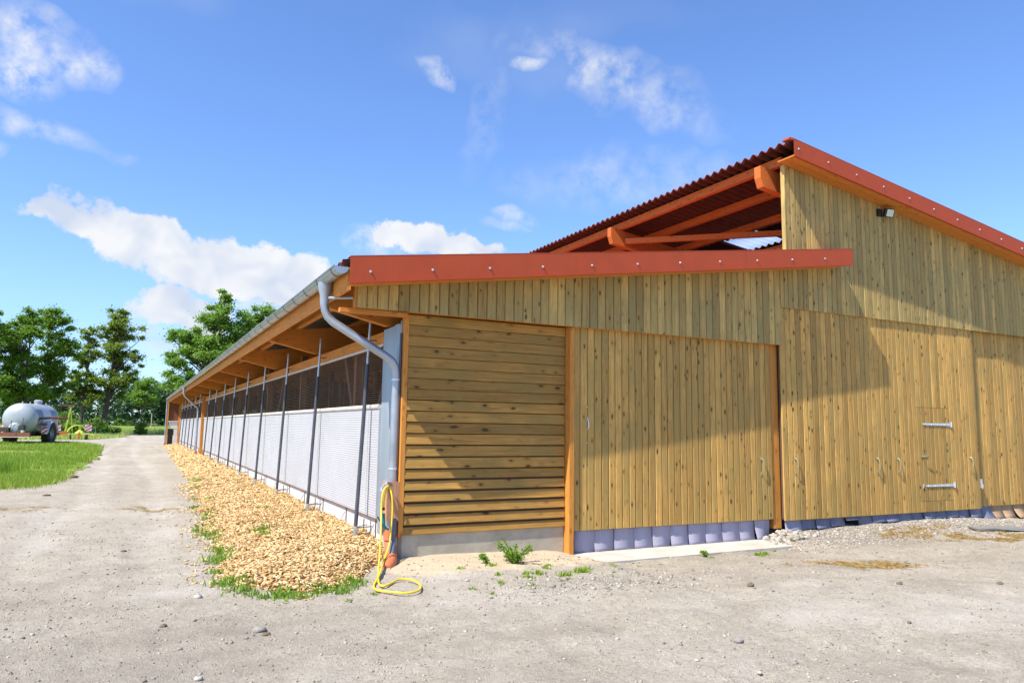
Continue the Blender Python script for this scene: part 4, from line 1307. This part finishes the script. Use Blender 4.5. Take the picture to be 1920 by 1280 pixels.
# small weeds: low rosettes with real leaves
def rosettes(name, pts, n_leaf, size, hgt, mat, **props):
    P_, S_, H_ = [], [], []
    for (x, y, k_) in pts:
        m_ = int(n_leaf * k_)
        P_.append(np.stack([RNG.normal(x, size * .55 * k_, m_), RNG.normal(y, size * .55 * k_, m_), np.zeros(m_)], -1))
        S_.append(RNG.uniform(.010, .024, m_)); H_.append(RNG.uniform(.4, 1., m_) * hgt * k_)
    P_ = np.concatenate(P_); S_ = np.concatenate(S_); H_ = np.concatenate(H_)
    bz, bd_ = bed_z(P_[:, 0], P_[:, 1])
    P_[:, 2] = ground_z(P_[:, 0], P_[:, 1]) + np.where(bd_ > 0, bz, 0) - .005
    return blades(name, P_, H_, S_, .9, mat, **props)
edge_pts = []
for yy in (-.5, -.35, .3, .5, .9, 1.05, 1.2, 1.5, 1.7, 1.9, 2.4, 2.7, 2.9, 3.2, 3.8, 4.4):
    edge_pts.append((float(bed_outer(yy)) + rnd.uniform(-.12, .10), yy, rnd.uniform(.3, 1.15)))
for yy in (5.2, 6.0, 7.4, 8.6, 9.0, 9.4, 12, 14, 14.5, 15, 22, 23, 33, 34, 40, 41, 42):
    edge_pts.append((float(bed_outer(yy)) + rnd.uniform(-.1, .2), yy, rnd.uniform(.4, 1.2)))
for xx in (-2.1, -2.0, -1.9, -1.75, -1.7, -1.6, -1.55, -1.35, -1.3, -1.15, -1.05, -.95, -.85):
    edge_pts.append((xx, float(bed_front(xx)) + rnd.uniform(-.22, .06), rnd.uniform(.3, 1.2)))
edge_pts += [(-1.35, 2.9, .9), (-1.4, 2.3, .9), (-.85, 5.6, .6), (-.95, 9., .5)]
rosettes('edge_weeds', edge_pts, 75, .15, .10, M['weed'], kind='stuff', label='low bright green weeds fringing the wood chip bed', category='weeds')
tufts = [(.82, -.80, .6), (.38, -.86, .45), (.67, -1.3, .5), (1.42, -1.55, .9), (1.70, -1.42, 1.0), (1.85, -1.30, .8), (1.12, -1.42, .8), (1.0, -1.36, .6), (.9, -1.62, .6),
         (1.45, -1.05, .5), (1.55, -.9, .5), (.5, -1.7, .5), (.1, -1.85, .45), (.75, -1.95, .5), (1.2, -1.9, .4), (2.3, -1.25, .35), (5.15, -.95, .8), (5.3, -.88, .7), (4.3, -.85, .35),
         (3.3, -.95, .3), (-.9, -1.6, .4), (-1.2, -1.75, .4), (.2, -2.1, .35), (2.0, -1.7, .35), (2.9, -1.0, .3), (5.7, -.7, .4)]
rosettes('grass_tufts', tufts, 70, .10, .085, M['grass'], kind='stuff', label='scattered short grass tufts in the sand by the plinth', category='grass')

# ------------------------------------------------------------------ leaves, trees, shrubs
def leaf_quads(cent, rad, per, size, flat=.6, upbias=.6):
    """quads scattered in flattened balls; returns V, F"""
    n = len(cent) * per
    c = np.repeat(cent, per, 0)
    r = np.repeat(rad, per)
    d = RNG.normal(0, 1, (n, 3)); d /= np.linalg.norm(d, axis=1)[:, None]
    rr = np.abs(RNG.normal(0, .62, n))
    p = c + d * (rr * r)[:, None] * np.array([1, 1, flat])
    nm = RNG.normal(0, 1, (n, 3)); nm[:, 2] = np.abs(nm[:, 2]) + upbias
    nm /= np.linalg.norm(nm, axis=1)[:, None]
    a = np.cross(nm, RNG.normal(0, 1, (n, 3))); a /= np.linalg.norm(a, axis=1)[:, None]
    b_ = np.cross(nm, a)
    s = RNG.uniform(.6, 1.3, n)[:, None] * size
    a, b_ = a * s, b_ * s * .62
    V = np.stack([p - a, p - b_ * .9 + nm * s * .12, p + a, p + b_ * .9 + nm * s * .12], 1).reshape(-1, 3)
    F = np.arange(n * 4).reshape(-1, 4)
    return V, F

def tree(loc, H, lobes, label, leaf, trunk_r=.28, lean=(0, 0), per=270, leafsize=.17, group=None, name='tree', nclump=90, seed=1):
    """lobes: (dx, dy, z, rx, rz) crown masses; limbs grow from the trunk to clumps within them"""
    global RNG
    keep = RNG
    RNG = np.random.default_rng(seed)
    rr = random.Random(seed)
    t = empty(name, loc, label=label, category='tree')
    if group: t['group'] = group
    lx, ly = lean
    def tp(z):
        f = z / H
        return Vector((lx * f + .25 * math.sin(f * 5 + seed) * f, ly * f + .22 * math.cos(f * 4 + seed) * f, z))
    m = MB()
    zs = [0, .25, .8, 2, 4] + [H * q for q in (.35, .5, .65, .78, .9)]
    zs = sorted(z for z in set(zs) if z <= H * .9)
    m.tube([tp(z) for z in zs], [trunk_r * (1.5 if z == 0 else 1.15 if z < .5 else max(.08, 1 - .95 * z / H)) for z in zs], 9)
    cents, rads = [], []
    tot = sum(l[3] * l[3] * l[4] for l in lobes)
    for (dx, dy, z, rx, rz) in lobes:
        k_ = max(4, int(nclump * rx * rx * rz / tot))
        for i in range(k_):
            v = RNG.normal(0, 1, 3); v /= np.linalg.norm(v)
            q = rr.random() ** .38
            c = Vector((dx + v[0] * rx * q, dy + v[1] * rx * q, z + v[2] * rz * q))
            cents.append(c)
            rads.append(rr.uniform(.5, 1.2) * min(1.05, .24 * rx + .30))
    for c in cents:
        if rr.random() < .75:
            z0 = max(H * .16, c.z - rr.uniform(.5, .9) * math.hypot(c.x, c.y) - .4)
            z0 = min(z0, H * .86)
            p0 = tp(z0)
            mid = p0.lerp(c, .5) + Vector((0, 0, .35 * rr.uniform(-.2, 1)))
            m.tube([p0, mid, c], [trunk_r * .30, trunk_r * .17, .02], 5, cap=False)
    m.build('trunk', M['bark'], t, smooth='auto')
    V, F = leaf_quads(np.array([tuple(c) for c in cents]), np.array(rads), per, leafsize, flat=.62)
    np_mesh('crown', V, F, leaf, t)
    RNG = keep
    return t

def at(px, y):
    """world x of image column px at depth y on the ground"""
    d = ray(px, 800)
    return CAM_POS.x + d.x * (y - CAM_POS.y) / d.y
def hz_(px, py, y):
    d = ray(px, py)
    return CAM_POS.z + d.z * (y - CAM_POS.y) / d.y
def mpp(px, y):
    """metres per pixel sideways at depth y"""
    return (at(px + 10, y) - at(px, y)) / 10

def px_tree(base_px, y, top_py, lobes_px, label, leaf, **kw):
    x0 = at(base_px, y)
    k_ = mpp(base_px, y)
    L = []
    for (px, py, rpx, rpy) in lobes_px:
        L.append(((at(px, y) - x0), rnd.uniform(-.25, .25) * rpx * k_, hz_(px, py, y), rpx * k_, rpy * k_ * 1.0))
    return tree((x0, y, 0), hz_(base_px, top_py, y), L, label, leaf, **kw)

px_tree(-45, 98, 580, [(-40, 640, 60, 60), (-30, 720, 60, 40), (-20, 600, 35, 30)], 'leafy alder cut by the left picture edge', M['leaf_a'], seed=3, nclump=80)
px_tree(38, 100, 585, [(20, 625, 45, 40), (35, 600, 30, 28), (10, 690, 45, 45), (45, 735, 40, 30), (20, 750, 30, 22)], 'tall dense alder directly behind the tank trailer', M['leaf_a'], seed=4, nclump=120)
px_tree(74, 104, 568, [(95, 600, 38, 32), (70, 590, 24, 22), (100, 650, 42, 40), (75, 690, 40, 35), (115, 710, 34, 30), (80, 740, 36, 24)], 'broad alder between the tank trailer and the slender tree', M['leaf_a'], seed=5, nclump=120)
px_tree(150, 112, 602, [(155, 625, 20, 22), (150, 670, 26, 28), (148, 715, 30, 24), (165, 745, 26, 16), (135, 740, 22, 16)], 'slender tree with bare lower trunk left of the big oak', M['leaf_b'], seed=6, nclump=75, lean=(.4, 0), trunk_r=.30)
px_tree(191, 112, 570, [(215, 585, 32, 22), (222, 622, 42, 26), (205, 610, 34, 24), (215, 665, 46, 26), (238, 690, 32, 20), (205, 715, 46, 22), (235, 740, 28, 14), (175, 735, 26, 16), (190, 640, 30, 22)], 'big loose oak with leaning bare trunk in the middle of the row', M['leaf_b'], seed=7, nclump=125, lean=(1.6, 0), trunk_r=.42)
px_tree(264, 108, 700, [(268, 722, 26, 18), (262, 750, 26, 18), (280, 742, 20, 16), (266, 790, 13, 14), (245, 745, 14, 12)], 'small young tree at the meadow edge', M['leaf_c'], seed=8, nclump=55, trunk_r=.10, per=240, leafsize=.15)
px_tree(392, 76, 545, [(408, 560, 28, 22), (410, 600, 52, 30), (355, 640, 46, 32), (385, 660, 60, 34), (440, 640, 48, 30), (330, 690, 34, 36), (375, 720, 52, 26), (330, 728, 30, 16), (420, 690, 48, 28)], 'large round maple rising behind the barn roof', M['leaf_c'], seed=9, nclump=210, trunk_r=.40, per=420, leafsize=.135)
px_tree(476, 80, 575, [(485, 588, 28, 17), (470, 605, 32, 20), (500, 600, 16, 20), (455, 640, 34, 26), (500, 640, 28, 26)], 'lower tree to the right behind the barn roof', M['leaf_c'], seed=10, nclump=90, trunk_r=.28, per=380, leafsize=.135)

def shrub(x, y, rx, rz, label, leaf, n=28, per=160, size=.12, name='shrub', seed=2, category='shrub', z=0, stems=True):
    global RNG
    keep = RNG
    RNG = np.random.default_rng(seed)
    t = empty(name, (x, y, z), label=label, category=category)
    c = RNG.normal(0, .45, (n, 3)) * [rx, rx, rz] + [0, 0, rz * .9]
    c[:, 2] = np.clip(c[:, 2], rz * .25, 2.2 * rz)
    V, F = leaf_quads(c, RNG.uniform(.3, .55, n) * rx, per, size, .75)
    V[:, 2] = np.maximum(V[:, 2], .02)
    np_mesh('foliage', V, F, leaf, t)
    m = MB()
    for i in range(0, n, 3):
        m.tube([(0, 0, 0), Vector(c[i]) * .5 + Vector((0, 0, .1 * rz)), Vector(c[i])], [.04 * rx, .025 * rx, .008 * rx], 5, cap=False)
    m.build('stems', M['bark'], t)
    RNG = keep
    return t
shrub(at(125, 128), 128, 2.0, 1.9, 'round yellow green bush behind the hay rake', M['leaf_bush'], seed=21, size=.16)
shrub(at(150, 110), 110, 1.4, .8, 'low dark bush at the foot of the slender tree', M['leaf_a'], seed=22, size=.14)
shrub(at(187, 109), 109, 1.5, .9, 'low wide bush at the foot of the leaning oak', M['leaf_a'], seed=23, size=.14)
shrub(at(212, 110), 110, .9, .5, 'small bush on the meadow side of the leaning oak', M['leaf_bush'], seed=24, size=.13)
shrub(at(90, 115), 115, 2.2, .9, 'green bush between the tank and the hay rake', M['leaf_bush'], seed=25, size=.15)
shrub(at(264, 107), 107.4, .7, .7, 'dark leafy growth around the young tree', M['leaf_a'], seed=26, size=.12, per=110)

def weed_plant(x, y, h, n, label, seed):
    global RNG
    keep = RNG
    RNG = np.random.default_rng(seed)
    z = float(ground_z(x, y))
    t = empty('weed', (x, y, z - .01), label=label, category='weed')
    m = MB()
    cs_ = []
    for i in range(n):
        a = RNG.uniform(0, 2 * math.pi); l = RNG.uniform(.35, 1.) * h
        tip = Vector((math.cos(a) * l * .8, math.sin(a) * l * .8, l * RNG.uniform(.45, 1.)))
        mid = tip * .5 + Vector((0, 0, l * .12))
        m.tube([(0, 0, 0), mid, tip], [.006, .004, .002], 5, cap=False)
        for q in (.35, .5, .65, .8, .92, 1.):
            cs_.append(tuple(Vector((0, 0, 0)).lerp(mid, min(1, q * 2)) if q < .5 else mid.lerp(tip, q * 2 - 1)))
    m.build('stems', M['weed'], t)
    V, F = leaf_quads(np.array(cs_), np.full(len(cs_), .038), 9, .019, .9, .3)
    V[:, 2] = np.maximum(V[:, 2], .006)
    np_mesh('leaves', V, F, M['weed'], t)
    RNG = keep
weed_plant(1.22, -.62, .30, 26, 'bushy green weed in front of the concrete plinth', 61)
weed_plant(.82, -.66, .14, 5, 'small thin weed left of the bushy one', 62)
weed_plant(4.32, -.74, .19, 3, 'spindly weed at the edge of the pale slab', 63)

# far wood: one mass of foliage with trunks
n = 620
yw = 285 + 45 * RNG.uniform(0, 1, n) ** 1.5
xw = RNG.uniform(-300, 75, n)
hw = 11 + 5.5 * vnoise(xw * .06, yw * 0, 71) + RNG.uniform(-1, 2, n)
cc, rc = [], []
for i in range(n):
    for k_ in range(5):
        cc.append((xw[i] + RNG.normal(0, 2), yw[i] + RNG.normal(0, 2), hw[i] * (.06 + .21 * k_) + RNG.normal(0, .5)))
        rc.append(RNG.uniform(2.2, 3.8))
V, F = leaf_quads(np.array(cc), np.array(rc), 38, .75, .85, .4)
V[:, 2] = np.maximum(V[:, 2], .1)
np_mesh('far_wood', V, F, M['leaf_far'], kind='stuff', label='dark green wood on the far side of the meadow', category='wood')
shrub(at(103 + 125, 283), 275, 2.4, 1.5, 'single pale bush standing out in the meadow', M['leaf_bush'], n=14, size=.3, seed=29)

# marker post with a small board
sp = empty('sign_post', (at(283, 150), 150, 0), label='thin pale post with a small brown board at the meadow edge', category='post')
MB().tube([(0, 0, 0), (0, 0, 3.6)], .05, 8).build('post', M['lime'], sp)
MB().box(.05, .95, -.03, .03, 1.35, 1.6).build('board', M['box_wood'], sp)
st = empty('stake', (at(181, 100), 100, 0), label='short leaning pale stake beside the hay rake', category='stake')
MB().tube([(0, 0, 0), (-.15, 0, 1.15)], .035, 6).build('stake', M['rail'], st)

# ------------------------------------------------------------------ tank trailer
TY = 54.5
TX = at(36, TY)
tr_ = empty('tank_trailer', (TX, TY, 0), R(-15), label='grey slurry tank trailer with rusty frame parked on the grass', category='trailer')
# local: +y forwards (away), +x right
Lt, rt_ = 3.9, 1.13
prof = []
for i in range(9):
    a = math.pi / 2 * i / 8
    prof.append((rt_ * math.sin(a) + .0001, -.62 * math.cos(a)))
prof += [(rt_, Lt * q / 4) for q in range(1, 5)]
for i in range(1, 9):
    a = math.pi / 2 * i / 8
    prof.append((rt_ * math.cos(a) + .0001, Lt + .62 * math.sin(a)))
MB().lathe(prof, (0, 0, 1.88), axis=1, n=36).build('tank', M['tank'], tr_, smooth='auto')
for y0, y1, mt in ((.25, 1.15, 'tankblue'), (1.16, 2.6, 'tanklight'), (2.61, 3.7, 'tankblue')):
    m = MB()
    vs, fs = [], []
    for i in range(13):
        a = R(-28 + 66 * i / 12)
        for y in (y0, y1):
            vs.append((1.138 * math.cos(a), y, 1.88 + 1.138 * math.sin(a)))
    for i in range(12):
        fs.append((2 * i, 2 * i + 1, 2 * i + 3, 2 * i + 2))
    m.add(vs, fs).build('side_band', M[mt], tr_, smooth=True)
MB().lathe([(.26, 2.95), (.26, 3.18), (.29, 3.18), (.29, 3.26), (.20, 3.32), (.05, 3.34)], (0, 2.9, 0), n=18).build('filler_dome', M['tank'], tr_, smooth='auto')
for y in (.2, 1.5):
    MB().lathe([(.05, 2.98), (.05, 3.12), (.02, 3.14)], (0, y, 0), n=8).build('vent', M['tank'], tr_)
MB().lathe([(.09, 0), (.09, -.03), (.05, -.04)], (.35, -.47, 2.30), axis=1, n=12).build('sight_glass', M['platewhite'], tr_)
MB().lathe([(.40, -.30), (.42, -.62), (.30, -.78), (.08, -.84)], (-.05, 0, 1.18), axis=1, n=18).build('manhole', M['tank'], tr_, smooth='auto')
m = MB().box(-.85, -.25, -1.05, -.6, .95, 1.25)
m.tube([(-.85, -1.0, .98), (-1.1, -1.1, .78)], .06, 6)
m.tube([(-.18, -.9, 1.1), (-.16, -.9, 1.75)], .02, 6)
m.box(-.55, -.35, -1.1, -1.0, .8, 1.05)
m.build('valve', M['grime'], tr_)
m = MB().lathe([(.17, -.95), (.20, -.9), (.20, -.75), (.15, -.6)], (.52, 0, 1.28), axis=1, n=12)
m.tube([(.52, -.85, 1.3), (.56, -.85, 1.95)], .018, 6)
m.tube([(.5, -.9, 1.05), (.25, -1.1, .75)], .07, 8)
m.build('gate_valve', M['grime'], tr_)
MB().lathe([(.10, -1.05), (.10, -.8)], (.62, 0, .98), axis=1, n=12).build('outlet_pipe', M['steel'], tr_)
m = MB().box(-1.55, 1.15, -1.12, -1.0, .60, .90)
m.build('rear_beam', M['rust'], tr_)
MB().box(-1.56, 1.16, -1.16, -.98, .56, .60).build('beam_flange', M['rail'], tr_)
for x in (-.62, .50):
    MB().box(x, x + .12, -1.0, 5.8, .62, .86).build('chassis_rail', M['grime'], tr_)
MB().beam((-.55, 5.6, .7), (0, 7.2, .7), .12, .14).build('drawbar', M['grime'], tr_)
MB().beam((.55, 5.6, .7), (0, 7.2, .7), .12, .14).build('drawbar', M['grime'], tr_)
for i in range(2):
    MB().box(-.72, .72, .6 + 2.4 * i, .8 + 2.4 * i, .86, 1.0).build('saddle', M['grime'], tr_)
MB().tube([(-1.0, 1.9, .78), (1.0, 1.9, .78)], .07, 10).build('axle', M['grime'], tr_)
for s in (-1, 1):
    w = MB()
    R0, Wd = .80, .56
    w.lathe([(.40, -Wd / 2 + .04), (.62, -Wd / 2), (.74, -Wd / 2 + .02), (R0, -Wd / 2 + .09), (R0, Wd / 2 - .09), (.74, Wd / 2 - .02), (.62, Wd / 2), (.40, Wd / 2 - .04)], (s * 1.28, 1.9, R0), axis=0, n=32, cap=False)
    for k_ in range(20):
        a = 2 * math.pi * k_ / 20
        for q in (-1, 1):
            c0 = Vector((s * 1.28 + q * .02, 1.9 + math.cos(a) * (R0 + .005), R0 + math.sin(a) * (R0 + .005)))
            c1 = Vector((s * 1.28 + q * .26, 1.9 + math.cos(a + .12) * (R0 - .01), R0 + math.sin(a + .12) * (R0 - .01)))
            w.beam(c0, c1, .05, .05, (0, math.cos(a), math.sin(a)))
    wh = w.build('wheel', M['tyre'], tr_, smooth='auto')
    MB().lathe([(.05, s * .10), (.16, s * .12), (.20, s * .04), (.36, s * .06), (.41, s * .22)], (s * 1.28, 1.9, R0), axis=0, n=24, cap=False).build('rim', M['rim'], wh, smooth='auto')
    fm = MB()
    vs, fs = [], []
    for i in range(15):
        a = R(5 + 165 * i / 14)
        for dx in (-.31, .31):
            vs.append((s * 1.28 + dx, 1.9 - math.cos(a) * .93, R0 + math.sin(a) * .93))
    for i in range(14):
        fs.append((2 * i, 2 * i + 1, 2 * i + 3, 2 * i + 2))
    f_ = fm.add(vs, fs).build('mudguard', M['tanklight'], tr_, smooth=True)
    md = f_.modifiers.new('t', 'SOLIDIFY'); md.thickness = .02
    MB().box(s * 1.28 - .25, s * 1.28 + .05 * s + .2, .72, .80, 1.42, 1.58).build('light_bar', M['rust'], tr_)
    MB().box(s * 1.12 - .22, s * 1.12 + .16, .68, .78, 1.02, 1.40).build('tail_light_box', M['tank'], tr_)
    MB().box(s * 1.12 - .08, s * 1.12 + .14, .655, .678, 1.08, 1.32).build('tail_light', M['terracotta'], tr_)
    pp = MB().box(s * 1.45 - .2, s * 1.45 + .2, .60, .62, .80, 1.22).build('warning_plate', M['platewhite'], tr_)
    pm = MB()
    for q in (-.3, .02):
        pm.add([(s * 1.45 - .19, .597, 1.0 + q + .0), (s * 1.45 + .19, .597, 1.0 + q + .28), (s * 1.45 + .19, .597, min(1.21, 1.0 + q + .44)), (s * 1.45 - .19, .597, 1.0 + q + .16)], [(0, 1, 2, 3)])
    pm.build('stripe', M['platered'], pp)
m = MB().tube([(1.0, .1, 1.72), (1.2, .5, 1.93), (1.6, 1.0, 1.98)], .09, 8)
m.build('boom_joint', M['grime'], tr_)
MB().tube([(1.6, 1.0, 1.98), (2.45, 2.0, 1.98)], .085, 10).build('suction_boom', M['rust'], tr_, smooth='auto')

# ------------------------------------------------------------------ hay rake
HY = 74.0
HX = at(138, HY)
hr = empty('hay_rake', (HX, HY, 0), R(8), label='folded yellow green rotary hay rake standing on the grass by the track', category='hay rake')
MB().box(-2.4, -.5, -.1, .0, .42, .78).build('guard_rail', M['orange_paint'], hr)
MB().box(.6, 2.3, -.08, .0, .38, .44).build('guard_bar', M['orange_paint'], hr)
m = MB().beam((-.75, .1, .3), (-.35, .2, 3.1), .12, .12, (1, 0, 0))
m.beam((-.35, .2, 2.9), (-.05, .3, .8), .10, .10, (1, 0, 0))
m.build('mast', M['lime_green'], hr)
MB().box(-1.3, .0, .15, .4, 3.25, 3.38).build('top_bar', M['rust'], hr)
MB().beam((-.25, .25, 3.3), (-.25, .25, 2.6), .06, .06, (1, 0, 0)).build('top_stay', M['rust'], hr)
m = MB().lathe([(.42, .5), (.45, .62), (.30, .78), (.12, .95), (.10, 1.35)], (.55, .1, 0), n=14)
m.build('gearbox', M['lime_green'], hr, smooth='auto')
m = MB().tube(smooth_path([(-.5, 0, .35), (-.4, 0, .95), (.1, 0, 1.35), (.7, 0, 1.3), (1.2, 0, .8), (1.5, 0, .5)], 5), .06, 8)
m.build('arched_frame', M['lime_green'], hr, smooth='auto')
for i in range(9):
    a = 2 * math.pi * i / 9
    ax_, ay_ = math.cos(a), math.sin(a)
    m = MB().tube([(.55 + .3 * ax_, .1 + .3 * ay_, .6), (.55 + 1.55 * ax_, .1 + 1.55 * ay_, .46)], .025, 6)
    for q in range(3):
        f = 1.2 + q * .15
        m.tube([(.55 + f * ax_, .1 + f * ay_, .5), (.55 + f * ax_, .1 + f * ay_, .06)], .010, 5)
    m.build('tine_arm', M['lime_green'], hr)
for x in (-.2, 1.15):
    w = MB().lathe([(.12, -.08), (.24, -.09), (.27, -.05), (.27, .05), (.24, .09), (.12, .08)], (x, -.15, .27), axis=0, n=18)
    w.build('wheel', M['tyre'], hr, smooth='auto')
MB().box(.40, .55, -.45, -.35, .0, .75).build('support_leg', M['orange_paint'], hr)
MB().box(-2.3, -1.3, -.03, .25, .16, .40).build('tine_guard', M['lime_green'], hr)
for x, an in ((-1.35, .5), (1.25, -.5)):
    pp = MB().beam((x - .3, -.1, 1.15), (x + .3, -.1, 1.15), .02, .6).build('warning_plate', M['platewhite'], hr)
    pm = MB()
    for q in (-.22, .08):
        pm.add([(x - .28, -.114, 1.0 + q), (x + .28, -.114, 1.0 + q + .35), (x + .28, -.114, 1.0 + q + .49), (x - .28, -.114, 1.0 + q + .14)], [(0, 1, 2, 3)])
    pm.build('stripe', M['platered'], pp)

# ------------------------------------------------------------------ clods and stones lying about
def clod(px, py, s, mat, label, flat=.5, name='clod', cat='clod'):
    p = hit(px, py, 2, 0)
    z = float(ground_z(p.x, p.y))
    n_ = 7
    m = MB()
    vs, fs = [], []
    rows = 5
    for i in range(rows + 1):
        th = math.pi * i / rows
        for k_ in range(n_):
            a = 2 * math.pi * k_ / n_
            r_ = s * (1 + rnd.uniform(-.28, .28))
            vs.append((r_ * math.sin(th) * math.cos(a), r_ * math.sin(th) * math.sin(a) * .8, r_ * flat * math.cos(th)))
    for i in range(rows):
        for k_ in range(n_):
            fs.append((i * n_ + k_, (i + 1) * n_ + k_, (i + 1) * n_ + (k_ + 1) % n_, i * n_ + (k_ + 1) % n_))
    o = m.add(vs, fs).build(name, mat, None, smooth=True, label=label, category=cat)
    o.location = (p.x, p.y, z + s * flat * .45)
    return o
clod(487, 1172, .060, M['greyclod'], 'larger grey earth lump of the pair in the lower middle of the yard')
clod(499, 1183, .036, M['clod'], 'small brown clod right beside the larger grey lump')
clod(306, 1167, .032, M['clod'], 'dark clod alone left of the pair of lumps')
clod(232, 1031, .042, M['clod'], 'brown clod on the track level with the chip bed corner', .4)
clod(136, 896, .16, M['clod'], 'flat dark dung heap beside the grass verge', .35)
clod(88, 931, .10, M['clod'], 'flat brown dung lump on the track below the verge corner', .25)
clod(1408, 1101, .040, M['clod'], 'brown square clod in front of the sliding door', .8)
clod(1385, 1200, .050, M['greyclod'], 'earth lump near the bottom edge right of the tyre marks')
clod(1687, 1097, .040, M['clod'], 'brown clod below the flattened straw')
clod(1875, 1097, .045, M['clod'], 'reddish brown clod near the right picture edge', .4)
clod(372, 1112, .042, M['wstone'], 'white stone on the bare ground left of the chip bed', .6, 'stone', 'stone')
clod(372, 1261, .030, M['wstone'], 'pale stone at the bottom edge left of the middle', .6, 'stone', 'stone')
